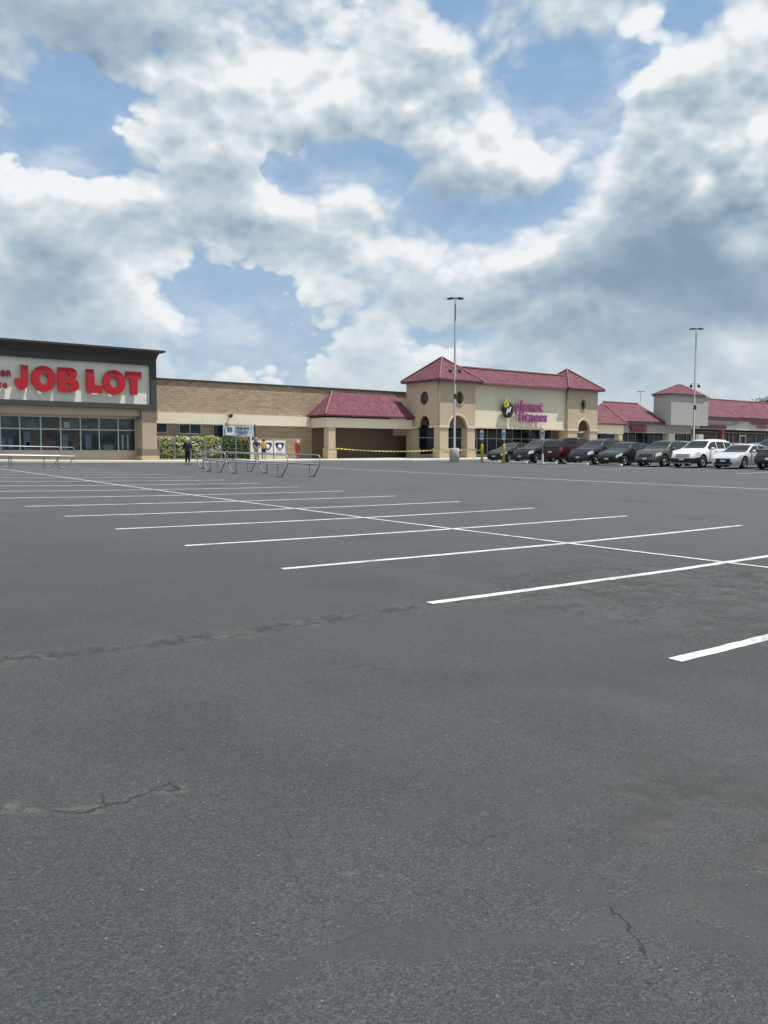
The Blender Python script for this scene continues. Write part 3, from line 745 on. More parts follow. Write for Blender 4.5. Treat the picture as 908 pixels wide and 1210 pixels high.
# ================================================================== gym: sign wall between two hip-roofed towers
YT = 56.9; TX0, TX1 = xat(520, YT, 500), xat(561.5, YT, 500); TD = 4.4
gym = thing('gym_building', 'cream gym front with two square tan towers under red tile roofs', 'gym', (60, YT, fl(60)))
bandz = zat(540, 504.8, YT); eavez = zat(520, 447.6, YT)
def tower(X0, X1, Y0, Y1, circ_px, arch_px, apex, left_open=True, mat_=M_TAN, circ=(470, 8.0, 5.2)):
    cxp = xat(circ_px, Y0, 470); cz = zat(circ_px, circ[0], Y0)
    ry = (zat(circ_px, circ[0]-circ[1], Y0)-cz); 
    a0, a1 = xat(arch_px[0], Y0, 500), xat(arch_px[1], Y0, 500); az = zat(arch_px[0], arch_px[2], Y0)
    mid = (a0+a1)/2; r = (a1-a0)/2; sp = az-r
    loops = [[(X0, bandz), (a0, bandz), (a0, sp)]+arc(mid, sp, r, r, 180, 0, 16)+[(a1, bandz), (X1, bandz), (X1, eavez), (X0, eavez)], arc(cxp, cz, ry*.8, ry, 0, 345, 23)]
    o = wall_mesh('front_wall', loops, mat_, gym, y=Y0, thick=.35); reloc(o)
    # round window: recessed louvre disc and trim ring
    def sq(o_):
        for v in o_.data.vertices: v.co.x = cxp+(v.co.x-cxp)*.8
        return o_
    w = PB(MB().lathe([(ry*1.0,.02),(ry*1.0,.30),(ry*.86,.30),(ry*.86,.02)], (cxp, Y0, cz), 24, 'Y'), 'round_window', M_TANL, gym); sq(w)
    sq(PB(MB().lathe([(0,.16),(ry*.9,.16),(ry*.9,.2),(0,.2)], (cxp, Y0, cz), 24, 'Y'), 'louvre', M_DARKF, w))
    ring = PB(MB().lathe([(ry*1.0,-.07),(ry*1.14,-.07),(ry*1.14,.0),(ry*1.0,.0),(ry*1.0,-.07)], (cxp, Y0-.002, cz), 24, 'Y'), 'window_trim', M_TANL, gym); sq(ring)
    # arch trim
    tr = MB(); pts_o = arc(mid, sp, r+.16, r+.16, 180, 0, 16); pts_i = arc(mid, sp, r, r, 180, 0, 16)
    for (o1, o2, i1, i2) in zip(pts_o, pts_o[1:], pts_i, pts_i[1:]): tr.prism([i1, o1, o2, i2], Y0-.06, Y0-.002)
    PB(tr, 'arch_trim', M_TANL, gym)
    # side walls
    ym = (Y0+Y1)/2; rr = .78; sp2 = az-rr
    loops = [[(Y0+.36, bandz), (ym-rr, bandz), (ym-rr, sp2)]+arc(ym, sp2, rr, rr, 180, 0, 16)+[(ym+rr, bandz), (Y1, bandz), (Y1, eavez), (Y0+.36, eavez)], arc(ym, cz, ry, ry, 0, 345, 23)]
    reloc(wall_mesh('side_wall', loops, mat_, gym, x=X0, thick=.35))
    reloc(wall_mesh('side_wall', [[(Y0+.36, bandz), (Y1, bandz), (Y1, eavez), (Y0+.36, eavez)]], mat_, gym, x=X1, thick=.35, into=-1))
    PB(MB().lathe([(0,.16),(ry*1.0,.16),(ry*1.0,.2),(0,.2)], (X0, ym, cz), 24, 'X'), 'louvre', M_DARKF, gym)
    PB(MB().box(X0, X1, Y1, Y1+.3, fl(X0)-.4, eavez), 'rear_wall', mat_, gym)
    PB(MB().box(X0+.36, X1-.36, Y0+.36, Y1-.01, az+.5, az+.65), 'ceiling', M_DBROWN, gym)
    # band course
    PB(MB().prism([(a0, Y0-.09), (X0-.09, Y0-.09), (X0-.09, ym-rr), (X0-.003, ym-rr), (X0-.003, Y0-.003), (a0, Y0-.003)], bandz-.05, bandz+.14, 'Z'), 'band_course', M_TANL, gym)
    PB(MB().box(a1, X1+.09, Y0-.09, Y0-.003, bandz-.05, bandz+.14), 'band_course', M_TANL, gym)
    PB(MB().box(X0-.09, X0-.003, ym+rr, Y1, bandz-.05, bandz+.14), 'band_course', M_TANL, gym)
    # columns
    zbs = zat(520, 530.5, Y0)
    for (x0, x1, y0, y1) in ((X0+.0, a0-.05, Y0, Y0+.8), (a1+.05, X1, Y0, Y0+.8), (X0, X0+.7, Y1-.75, Y1)):
        column(gym, x0, x1, y0, y1, bandz-.052, fl(X0), zbs)
    # roof
    ov = .52; ez = eavez
    A = [(X0-ov, Y0-ov, ez), (X1+ov, Y0-ov, ez), (X1+ov, Y1+ov, ez), (X0-ov, Y1+ov, ez)]; C_ = ((X0+X1)/2, (Y0+Y1)/2, apex)
    PB(MB().add(A+[C_], [(0,1,4), (1,2,4), (2,3,4), (3,0,4)]), 'tower_roof', M_ROOF, gym)
    PB(MB().box(X0-ov, X1+ov, Y0-ov, Y1+ov, ez-.16, ez-.01), 'roof_eave', M_MAG, gym)
    rc = MB()
    for q in A: rc.tube([(q[0], q[1], q[2]+.03), (C_[0], C_[1], C_[2]+.06)], .085)
    PB(rc, 'ridge_cap', M_RIDGE, gym)
apex1 = zat(522, 422.4, YT+TD/2)
tower(TX0, TX1, YT, YT+TD, 543.2, (530.5, 552, 490.2), apex1)
RX0, RX1 = xat(671.2, YT, 500), xat(706, YT, 500)
apex2 = zat(670.5, 436.7, YT+2.3)
tower(RX0, RX1, YT, YT+TD, 689.3, (682.8, 697, 495.6), apex2, circ=(478, 6.6, 4.2))
# sign wall
YS = 57.25; sz0 = zat(600, 506.2, YS)
PB(MB().box(TX1+.0, RX0, YS, YS+.4, sz0, eavez), 'sign_wall', M_CREAM, gym)
PB(MB().box(TX1+.003, RX0-.003, YS-.07, YS-.003, sz0-.04, sz0+.14), 'band_course', M_TANL, gym)
PB(MB().box(TX1-.3, RX0+.3, YS+.4, YS+6, eavez-.35, eavez-.2), 'roof_deck', M_DBROWN, gym)
PB(MB().box(TX1, RX0, YS+.4, YS+3.6, sz0+.2, sz0+.32), 'ceiling', M_DBROWN, gym)
ov = .62; mr = zat(600, 438.6, YS+1.0)
PB(MB().add([(TX1-.2, YS-ov, eavez), (RX0+.2, YS-ov, eavez), (RX0+1.2, YS+1.0, mr), (TX1-1.2, YS+1.0, mr), (TX1-1.2, YS+1.4, mr-.1), (RX0+1.2, YS+1.4, mr-.1)], [(0,1,2,3), (3,2,5,4)]), 'roof', M_ROOF, gym)
PB(MB().box(TX1+ov+.003, RX0-ov-.003, YS-ov-.02, YS-.003, eavez-.22, eavez-.012), 'roof_eave', M_RIDGE, gym)
PB(MB().tube([(TX1-1.2, YS+1.0, mr+.05), (RX0+1.0, YS+1.0, mr+.05)], .10), 'ridge_cap', M_RIDGE, gym)
# recessed storefront
YG = YS+3.4; gx0, gx1 = TX0+.4, xat(651, YG, 515); gz1 = sz0+.19
gb = fl(62, YG)-.02
f_ = MB()
mul = [gx0]+[xat(p, YG, 515) for p in (545, 554, 563, 575.5, 586.3, 596, 605, 616, 626, 637)]+[gx1]
zbar = zat(600, 518.3, YG)
for x in mul: f_.box(x-.035, x+.035, YG-.06, YG, gb, gz1)
f_.box(gx0, gx1, YG-.055, YG-.003, zbar-.035, zbar+.035).box(gx0, gx1, YG-.055, YG-.003, gb, gb+.25)
wf = PB(f_, 'storefront_frame', M_ALU, gym)
PB(MB().box(gx0, gx1, YG, YG+.02, gb, gz1), 'pane', M_GLASSB, wf)
PB(MB().box(gx1, RX1-.36, YG-.04, YG+.1, gb-.4, gz1), 'storefront_side_wall', M_BROWN, gym)
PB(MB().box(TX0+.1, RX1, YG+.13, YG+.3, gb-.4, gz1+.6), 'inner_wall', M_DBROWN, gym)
# far column between sign wall and right tower hides nothing else: pair of slim columns on the front line
for p in (668,):
    x = xat(p, YS, 515)
    column(gym, x-.25, x+.2, YS+.02, YS+.6, sz0-.045, fl(62), zat(560, 530.5, YS))

# gym sign
M_PURP = mat('magenta_sign_acrylic', (.28,.06,.17), .4, var=.05); M_YEL = mat('yellow_sign_acrylic', (.48,.44,.05), .4, var=.05); M_BLK = mat('black_sign_acrylic', (.012,.010,.018), .35)
M_VIOL = mat('violet_sign_acrylic', (.26,.06,.22), .4)
gs = thing('gym_sign', 'magenta raised letters reading planet fitness beside a black gear emblem with a yellow thumb', 'sign', (xat(620, YS), YS-.2, zat(620, 497, YS)))
YL = YS-.30
word('planet', 608.0, 640.5, 484.8, 472.4, YL, .14, M_PURP, gs, offset=.028)
word('fitness', 611.8, 645.5, 497.2, 485.6, YL, .14, M_VIOL, gs, offset=.028)
gx, gz = xat(598.9, YL, 485), zat(598.9, 484.2, YL); gr_ = (zat(598.9, 474.6, YL)-zat(598.9, 484.2, YL))
gear = []
for i in range(64):
    a = 2*pi*i/64; r = gr_*(1.0 if (i//2) % 2 else .88); gear.append((gx+r*cos(a), gz+r*sin(a)))
me = flat_mesh([gear], ext=.08)
o = fit_letter(me, gx-gr_*.97, gx+gr_*.97, gz-gr_, gz+gr_, YL, .22, 'gear_emblem', M_BLK, gs); reloc(o)
M_VRING = mat('violet_ring', (.07,.03,.12), .4)
o = PB(MB().lathe([(gr_*.62,0),(gr_*.70,0),(gr_*.70,.01),(gr_*.62,.01),(gr_*.62,0)], (gx, YL-.235, gz), 28, 'Y'), 'ring', M_VRING, gs)
text_row('pf', gx-gr_*.42, gx+gr_*.45, gz-gr_*.28, gr_*.62, YL-.225, .03, M_WHITE, gs, offset=.06, shear=.25)
for ch in gs.children: reloc(ch)
# thumb: fist with raised thumb, upper left of the gear
tx0, tx1 = xat(593, YL, 475), xat(599.4, YL, 475); tz0, tz1 = zat(595, 481.2, YL), zat(595, 469.2, YL); w_, h_ = tx1-tx0, tz1-tz0
th = [(.10,.0),(.62,.0),(.80,.10),(.86,.30),(.84,.52),(.70,.60),(.66,.72),(.66,.92),(.56,1.0),(.46,.96),(.44,.80),(.34,.62),(.16,.54),(.06,.36),(.04,.14)]
o = fit_letter(flat_mesh([th], ext=.1), tx0, tx0+w_*.9, tz0, tz1, YL-.24, .10, 'thumb', M_YEL, gs); reloc(o)
for k in range(3):
    zf = tz0+h_*(.12+.15*k); PB(MB().box(tx0+w_*.14, tx0+w_*.48, YL-.355, YL-.342, zf, zf+.02), 'finger_line', M_BLK, gs)

# ================================================================== strip mall to the right
YR = 59.5
mall = thing('strip_mall', 'long pale strip mall with red tile roof and a grey square tower', 'shops', (95, YR, fl(95)))
# cream wing next to the gym
mx0 = RX1; mx1 = xat(737, YR, 506)
cz0, cz1 = zat(720, 512, YR), zat(720, 501, YR)
PB(MB().box(mx0-.0, mx1, YR, YR+.4, cz0, cz1).box(mx1-.4, mx1, YR+.4, YR+2, cz0, cz1), 'cream_band', M_CREAM, mall)
mez = zat(720, 500, YR-.3); mrz = zat(712, 478.6, YR+3.2)
hx = xat(715.5, YR+3.2, 478)
PB(MB().add([(mx0, YR-.3, mez), (mx1+.3, YR-.3, mez), (hx, YR+3.2, mrz), (mx0, YR+3.2, mrz), (mx1+.3, YR+3.2, mez)], [(0,1,2,3), (1,4,2)]), 'cream_wing_roof', M_ROOF, mall)
PB(MB().tube([(mx1+.3, YR-.3, mez+.03), (hx, YR+3.2, mrz+.05)], .09), 'ridge_cap', M_RIDGE, mall)
PB(MB().box(mx0, mx1+.3, YR-.3, YR+.3, mez-.13, mez-.01), 'eave', M_MAG, mall)
c0 = xat(731.5, YR, 515); column(mall, c0, c0+.7, YR+.02, YR+.6, cz0, fl(85), fl(85)+.9)
YR2 = YR+.9
PB(MB().box(mx0, 160, YR2+2.6, YR2+8, fl(95)-1, cz1-.1), 'shop_wall', M_GREYD, mall)
# centre section
s0 = mx1; s1 = xat(817, YR2, 506)
qz0, qz1 = zat(770, 511.3, YR2), zat(770, 501, YR2)
PB(MB().box(s0+.02, s1, YR2, YR2+.4, qz0, qz1), 'sign_band', M_GREYB, mall)
b2z = zat(760, 500.6, YR2-.25); b3z = zat(760, 497.2, YR2-.25); r2z = zat(748, 476.6, YR2+4)
PB(MB().box(mx1+.33, xat(792.5, YR2-.25, 498), YR2-.25, YR2+.2, b2z, b3z), 'red_fascia', M_MAG, mall)
rx0 = xat(713, YR2+4, 477)
T2Y = YR2-1.0; T2X0 = xat(793.3, T2Y, 480); T2X1 = xat(837.2, T2Y, 480)
PB(MB().add([(mx0+1, YR2-.3, b3z+.01), (T2X0+.5, YR2-.3, b3z+.01), (T2X0+.5, YR2+4, r2z), (rx0, YR2+4, r2z)], [(0,1,2,3)]), 'centre_roof', M_ROOF, mall)
PB(MB().tube([(rx0, YR2+4, r2z+.04), (T2X0+.4, YR2+4, r2z+.04)], .10), 'ridge_cap', M_RIDGE, mall)
PB(MB().box(s0, 160, YR2+2.4, YR2+2.55, fl(95)-.6, cz1), 'shop_front_glass', M_GLASSB, mall)
for p in (742, 751, 761, 772, 783, 800, 811, 818, 845, 861, 866, 873.5, 880.5, 893, 903, 915, 930):
    x = xat(p, YR2+2.3, 520); PB(MB().box(x-.04, x+.04, YR2+2.3, YR2+2.38, fl(95)-.1, qz0+.5), 'mullion', M_ALU, mall)
PB(MB().box(s0, 160, YR2+.4, YR2+2.4, qz0+.3, qz0+.4), 'ceiling', M_DBROWN, mall)
for p, w in ((790.5, 7.5), (822.8, 8.8)):
    x = xat(p, YR2, 515); x2 = xat(p+w, YR2, 515)
    column(mall, x, x2, YR2+.02, YR2+.8, qz0, fl(95), fl(95)+.9, m1=M_GREY, m2=M_GREY)
# tower
tz = zat(793.3, 464.3, T2Y); tb = qz1+.003
T2D = T2X0/tan(YAW+atan((770.5-454)/FPX))-T2Y
PB(MB().box(T2X0, T2X1, T2Y, T2Y+T2D, tb, tz), 'mall_tower', M_GREYT, mall)
PB(MB().box(T2X0-.12, T2X1+.12, T2Y-.12, T2Y+T2D+.12, tz-.28, tz-.08), 'tower_cap', M_GREYD, mall)
e_ = tz+.02; ez2 = .25; ap = zat(806, 453.8, T2Y+T2D/2)
A = [(T2X0-ez2, T2Y-ez2, e_), (T2X1-.9, T2Y-ez2, e_), (T2X1-.9, T2Y+T2D+ez2, e_), (T2X0-ez2, T2Y+T2D+ez2, e_)]
xm = (T2X0+T2X1)/2-.4; C1 = (xm-.5, T2Y+T2D/2, ap); C2 = (xm+.6, T2Y+T2D/2, ap)
PB(MB().add(A+[C1, C2], [(0,1,5,4), (1,2,5), (2,3,4,5), (3,0,4)]), 'tower_roof', M_ROOF, mall)
PB(MB().box(T2X0-ez2, T2X1-.9, T2Y-ez2, T2Y+T2D+ez2, e_-.09, e_-.01), 'roof_eave', M_MAG, mall)
# right section
r0 = T2X1; eY = YR2-.25
x_end = 158
g0 = zat(870, 507.5, YR2); g1 = zat(870, 497, YR2); m0 = zat(870, 496.8, eY); m1_ = zat(870, 492.6, eY); rr_ = zat(870, 473.4, YR2+4)
PB(MB().box(s1+.02, x_end, YR2+.02, YR2+.4, g0, g1), 'sign_band', M_GREY, mall)
PB(MB().box(r0-2.2, x_end, eY, YR2+.3, m0, m1_), 'red_fascia', M_MAG, mall)
PB(MB().add([(r0-.2, eY-.05, m1_+.01), (x_end, eY-.05, m1_+.01), (x_end, YR2+4, rr_), (r0-.2, YR2+4, rr_)], [(0,1,2,3)]), 'right_roof', M_ROOF, mall)
PB(MB().tube([(r0, YR2+4, rr_+.04), (x_end, YR2+4, rr_+.04)], .10), 'ridge_cap', M_RIDGE, mall)
x = xat(855, YR2, 515); PB(MB().box(x-.28, x+.28, YR2+.05, YR2+.6, fl(110)-.4, g0), 'red_column', mat('red_painted_column', (.20,.05,.05), .6), mall)
dx0, dx1 = xat(873.5, YR2+2.3, 525), xat(881, YR2+2.3, 525)
PB(MB().box(dx0, dx0+.14, YR2+2.22, YR2+2.29, fl(110), fl(110)+2.5).box(dx1-.14, dx1, YR2+2.22, YR2+2.29, fl(110), fl(110)+2.5).box(dx0, dx1, YR2+2.22, YR2+2.29, fl(110)+2.5, fl(110)+2.65), 'door_frame', M_WHITE, mall)
# shop signs: raised boards with small lettering too far off to read
M_SRED = mat('shop_sign_red', (.095,.012,.022), .5); M_SGRY = mat('shop_sign_grey_blue', (.16,.18,.22), .5); M_SPNK = mat('shop_sign_dull_red', (.15,.06,.07), .5)
def shop_sign(lab, Y, boards, strokes):
    a = boards[0] if boards else strokes[0]
    t = thing('shop_sign', lab, 'sign', (xat(a[0], Y), Y, zat(a[0], a[3], Y)))
    for (pa, pb, ya, yb, m_) in boards:
        flatbox(pa, pb, ya, yb, Y-.02, m_, t, 'board', .15)
    for (pa, pb, ya, yb, m_) in strokes:
        x = pa; rnd = random.Random(int(pa*10)); bb = MB(); zt_, zb2 = zat(pa, ya, Y-.2), zat(pa, yb, Y-.2)
        while x < pb:
            w = .95; q0, q1 = xat(x, Y-.2, ya), xat(min(x+w*.78, pb), Y-.2, ya); h = zt_-zb2
            k = rnd.randrange(4); t0 = (q1-q0)*.34
            bb.box(q0, q0+t0, Y-.22, Y-.175, zb2, zt_)
            if k != 1: bb.box(q0+t0, q1, Y-.22, Y-.175, zt_-h*.28, zt_)
            if k in (0, 2): bb.box(q0+t0, q1, Y-.22, Y-.175, zb2, zb2+h*.28)
            if k in (1, 3): bb.box(q1-t0*.9, q1, Y-.22, Y-.175, zb2, zt_-h*.29)
            x += w*(1.0 if rnd.random() > .12 else 1.6)
        PB(bb, 'lettering', m_, t)
    return t
shop_sign('small deep red sign board of two rows beside the cream wing', YR2, [(743.5, 763, 502, 505.2, M_SRED), (744.5, 763, 506.6, 509.8, M_SRED), (745, 761, 505.2, 506.6, M_SRED)], [(747, 762, 504.4, 506.8, M_SPNK)])
shop_sign('red sign strip under a row of grey letters right of the tower', YR2, [(827.5, 857.5, 501.6, 505.4, M_SRED)], [(821.5, 866, 498.3, 500.8, M_SGRY), (830, 855, 502.4, 504.6, M_SPNK)])
shop_sign('short row of small grey letters over the white door frame', YR2, [], [(866.8, 873.5, 498.2, 501, M_SGRY)])
shop_sign('dull red two-line lettering at the right end of the sign band', YR2, [], [(888, 908, 497.8, 501.2, M_SPNK), (895, 907.5, 502.2, 505.4, M_SPNK)])
# ================================================================== vehicles
def paint(n, c, metal=.0, rough=.35): return mat(n, c, rough, metal=metal, spec=.5, var=.04, coat=.45)
M_TYRE = mat('tyre_rubber', (.018,.018,.018), .85); M_RIM = mat('alloy_rim', (.42,.42,.43), .3, metal=.8); M_PLAST = mat('black_plastic', (.022,.022,.023), .6)
M_CGLASS = mat('car_glass', (.010,.014,.015), .06, spec=.55, var=.3); M_HEAD = mat('headlight_lens', (.55,.57,.58), .12, spec=.8, coat=1.0); M_TAIL = mat('tail_light_lens', (.22,.012,.012), .2, coat=1.0)
M_PLATE = mat('number_plate', (.6,.62,.6), .5); M_CHROME = mat('chrome_trim', (.6,.6,.6), .15, metal=1.0)
def lerp_tab(t, x):
    if x <= t[0][0]: return t[0][1]
    for (a, p), (c, q) in zip(t, t[1:]):
        if x <= c:
            u = (x-a)/(c-a); u = u*u*(3-2*u)*.35+u*.65; return p+(q-p)*u
    return t[-1][1]
def make_car(name, label, cat, kind, body, loc, rz=0, H=1.45, L=4.6, W=1.82, group=None, clad=False, detail=True, rails=False):
    """kind: suv, sedan, hatch, pickup. local x runs from nose (0) to tail (L)"""
    root = thing(name, label, cat, loc, rz, group)
    h = H
    if kind == 'suv':
        top = [(0,.50*h),(.03,.57*h),(.10,.615*h),(.245,.665*h),(.30,.74*h),(.425,.965*h),(.50,.995*h),(.70,.99*h),(.88,.955*h),(.93,.86*h),(.985,.66*h),(1,.55*h)]
        belt = [(0,.50*h),(.06,.55*h),(.25,.615*h),(.60,.635*h),(.95,.655*h),(1,.56*h)]; ws = (.265,.42); rw = (.895,.965); sw_ = (.31,.90); pil = (.535,.73); bot = .22
    elif kind == 'pickup':
        top = [(0,.52*h),(.02,.58*h),(.20,.62*h),(.265,.66*h),(.375,.96*h),(.44,1.0*h),(.575,.985*h),(.625,.72*h),(.63,.60*h),(1,.60*h)]
        belt = [(0,.52*h),(.05,.55*h),(.22,.585*h),(.60,.60*h),(.63,.598*h),(1,.598*h)]; ws = (.255,.37); rw = (.58,.618); sw_ = (.30,.60); pil = (.47,); bot = .32
    else:
        top = [(0,.42*h),(.025,.50*h),(.10,.565*h),(.235,.645*h),(.29,.71*h),(.43,.955*h),(.52,1.0*h),(.66,.975*h),(.80,.84*h),(.90,.735*h),(.97,.70*h),(1,.56*h)]
        belt = [(0,.42*h),(.06,.52*h),(.25,.615*h),(.60,.655*h),(.92,.69*h),(1,.55*h)]; ws = (.25,.425); rw = (.69,.865); sw_ = (.30,.845); pil = (.535,.73); bot = .17
        if kind == 'hatch':
            top[6:] = [(.52,1.0*h),(.74,.97*h),(.87,.90*h),(.95,.72*h),(1,.58*h)]; rw = (.88,.95); sw_ = (.30,.88)
    wx = (.185*L, .80*L if kind != 'pickup' else .775*L); R = .335 if kind in ('sedan', 'hatch') else .37
    if kind == 'pickup': R = .39
    arch = R+.075; w = W/2
    def wid(x):
        a = min(1, max(0, x/.55)); c = min(1, max(0, (L-x)/.40))
        return w*(.80+.20*(1-(1-a)**2.4))*(.88+.12*(1-(1-c)**2.2))
    def S(x, j, side):
        f = x/L; t = lerp_tab(top, f); bz = min(lerp_tab(belt, f), t-.004); wd = wid(x)
        zb_ = bot+.05*max(0, 1-x/.5)+.06*max(0, 1-(L-x)/.5)
        for c in wx:
            if abs(x-c) < arch: zb_ = max(zb_, R+sqrt(max(0, arch**2-(x-c)**2)))
        gh = t-bz
        wt = wd*(.93-.34*min(1, gh/.62)*.62) if gh > .09 else wd*(.96-.5*gh)
        if kind == 'pickup' and f > .628: wt = wd*.94
        Z = [zb_, max(zb_+.01, bot+.13), max(zb_+.02, bot+(bz-bot)*.55), bz, bz+gh*.10, bz+gh*.84, bz+gh*.95, t-.004, t]
        Yv = [wd*.93, wd*.985, wd*1.0, wd*.965, wd*.965+(wt-wd*.965)*.12, wd*.965+(wt-wd*.965)*.86, wt*.97, wt*.62, 0]
        z = Z[j]; y = Yv[j]
        xx = x
        if x < .35: xx += (1-x/.35)*(.34*max(0, (z-.50)/.5)**1.6+.05*max(0, (.42-z)/.2))
        if L-x < .35: xx -= (1-(L-x)/.35)*(.10*max(0, (z-.62)/.5)+.06*max(0, (.40-z)/.2))
        return (xx, y*side, z)
    N = 76 if detail else 40
    st = sorted(set([round(L*(i/N), 4) for i in range(N+1)]+[.03, .08, L-.03]+[ws[0]*L, ws[1]*L, rw[0]*L, rw[1]*L]+([c+d for c in wx for d in (-arch, arch, -arch*.96, arch*.96)])))
    NJ = 9
    vs = []; fs = []; mi = []
    for x in st:
        for j in range(NJ): vs.append(S(x, j, 1))
        for j in range(NJ-2, -1, -1): vs.append(S(x, j, -1))
    K = 2*NJ-1
    for i in range(len(st)-1):
        for j in range(K-1):
            fs.append((i*K+j, i*K+j+1, (i+1)*K+j+1, (i+1)*K+j)); jj = j if j < NJ-1 else K-2-j
            mi.append(1 if (clad and (jj == 0 or (jj == 1 and (st[i] < .45 or st[i] > L-.5)))) else 0)
        fs.append((i*K, (i+1)*K, (i+1)*K+K-1, i*K+K-1)); mi.append(1)
    for i in (0, len(st)-1):
        for j in range(NJ-1):
            a, b_, c, d = i*K+j, i*K+j+1, i*K+K-2-j, i*K+K-1-j
            fs.append((a, b_, c, d) if c != b_ else (a, b_, d)); mi.append(1 if (clad and j <= 1) else 0)
    me = bpy.data.meshes.new('body'); me.from_pydata(vs, [], fs); me.materials.append(body); me.materials.append(M_PLAST)
    for p, k in zip(me.polygons, mi): p.material_index = k; p.use_smooth = True
    bm = bmesh.new(); bm.from_mesh(me); bmesh.ops.recalc_face_normals(bm, faces=bm.faces); bm.to_mesh(me); bm.free()
    try: me.set_sharp_from_angle(angle=radians(38))
    except Exception: pass
    o = bpy.data.objects.new('body', me); COL.objects.link(o); o.parent = root
    def patch(x0, x1, j0, j1, sides, off, name, m_, n=14, closed=False, sub=0):
        bb = MB()
        for side in sides:
            xs_ = [x0+(x1-x0)*i/n for i in range(n+1)]; g_ = []
            for x in xs_:
                col_ = []
                for jf in [j0+(j1-j0)*q/6 for q in range(7)]:
                    a = int(min(jf, NJ-2)); u = jf-a; p, q_ = Vector(S(x, a, side)), Vector(S(x, a+1, side)); col_.append(p.lerp(q_, u))
                g_.append(col_)
            vv = []
            for i in range(n+1):
                for k in range(7):
                    a = g_[min(i+1, n)][k]-g_[max(i-1, 0)][k]; c = g_[i][min(k+1, 6)]-g_[i][max(k-1, 0)]
                    nn = a.cross(c)*(1 if side > 0 else -1)
                    if nn.length < 1e-9: nn = Vector((0,0,1))
                    nn.normalize(); vv.append(g_[i][k]+nn*off)
            bb.add(vv, [(i*7+k, i*7+k+1, i*7+8+k, i*7+7+k) for i in range(n) for k in range(6)], True)
        return bb.build(name, m_, root)
    OFF = .006
    # is the offset pointing outwards? test on the side
    t1 = Vector(S(L*.5+.05, 2, 1))-Vector(S(L*.5-.05, 2, 1)); t2 = Vector(S(L*.5, 3, 1))-Vector(S(L*.5, 1, 1))
    if t1.cross(t2).y < 0: OFF = -OFF
    e = .012
    patch(ws[0]*L, ws[1]*L, 6.2, 8, (1, -1), OFF, 'windshield', M_CGLASS)
    patch(rw[0]*L, rw[1]*L, 6.2, 8, (1, -1), OFF, 'rear_window', M_CGLASS)
    cuts = [sw_[0]*L]+[p*L for p in pil]+[sw_[1]*L]
    for a, c in zip(cuts, cuts[1:]):
        for s_ in (1, -1): patch(a+.035, c-.035, 4.02, 4.98, (s_,), OFF, 'side_window', M_CGLASS, 20)
    if kind == 'suv': hz = (2.15, 2.95)
    elif kind == 'pickup': hz = (2.1, 2.95)
    else: hz = (2.2, 2.95)
    for s_ in (1, -1):
        patch(.015, .52, hz[0]+.1, hz[1], (s_,), OFF, 'headlight', M_HEAD, 8)
        patch(L-.32, L-.02, 2.3, 2.98, (s_,), OFF, 'tail_light', M_TAIL, 8)
    # nose panels follow the face
    def face(z0, z1, y0, y1, name, m_, off=.012, rear=False, n=6):
        bb = MB(); x = L if rear else 0
        for i in range(n+1):
            z = z0+(z1-z0)*i/n
            if not rear: xx = .34*max(0, (z-.50)/.5)**1.6+.05*max(0, (.42-z)/.2)-off
            else: xx = L-(.10*max(0, (z-.62)/.5)+.06*max(0, (.40-z)/.2))+off
            bb.v += [(xx, y0, z), (xx, y1, z)]
        bb.f = [[2*i, 2*i+1, 2*i+3, 2*i+2] for i in range(n)]; bb.sm = [False]*n
        return bb.build(name, m_, root)
    th = lerp_tab(top, 0)
    gw = w*.50 if kind != 'pickup' else w*.62
    face(th-.25 if kind in ('sedan','hatch') else th-.22, th-.035, -gw, gw, 'grille', M_PLAST)
    face(bot+.07, bot+.19, -w*.62, w*.62, 'lower_intake', M_PLAST)
    face(bot+.22, bot+.33, -.16, .16, 'number_plate', M_PLATE, .018)
    face(bot+.40, bot+.52, -.16, .16, 'number_plate', M_PLATE, .018, rear=True)
    if clad or kind == 'suv': face(bot+.02, bot+.07, -w*.7, w*.7, 'skid_plate', M_PLAST if not clad else M_CHROME)
    if kind == 'suv' and clad:
        for k in range(7):
            y = -gw+.08+k*(2*gw-.16)/6; face(th-.20, th-.06, y-.035, y+.035, 'grille_slot', M_CHROME, .018)
    MB().box(.5, L-.5, -w*.70, w*.70, bot+.02, bot+.55).build('underbody', M_PLAST, root)
    for c in wx:
        for s_ in (1, -1):
            y = s_*(w-.135)
            wl = MB().lathe([(R*.66,-.11),(R*.93,-.115),(R,-.08),(R,.08),(R*.93,.115),(R*.66,.11)], (c, y, R), 22, 'Y').build('wheel', M_TYRE, root)
            rm = MB().lathe([(R*.67,-.10),(R*.62,.075),(R*.62,.095),(R*.67,.10)] if s_ > 0 else [(R*.67,.10),(R*.62,-.075),(R*.62,-.095),(R*.67,-.10)], (c, y, R), 22, 'Y')
            for q in range(5):
                a = 2*pi*q/5+.3
                p0 = Vector((c, y+s_*.09, R)); p1 = p0+Vector((cos(a)*R*.63, 0, sin(a)*R*.63))
                t_ = Vector((-sin(a), 0, cos(a)))
                rm.add([p0-t_*.055, p0+t_*.055, p1+t_*.035, p1-t_*.035, p0-t_*.055-Vector((0,s_*.03,0)), p0+t_*.055-Vector((0,s_*.03,0)), p1+t_*.035-Vector((0,s_*.03,0)), p1-t_*.035-Vector((0,s_*.03,0))], [(0,1,2,3),(4,5,6,7),(0,3,7,4),(1,2,6,5)])
            rm.lathe([(0,.10*s_),(.06,.10*s_),(.06,.05*s_)], (c, y, R), 10, 'Y')
            rm.build('rim', M_RIM, wl)
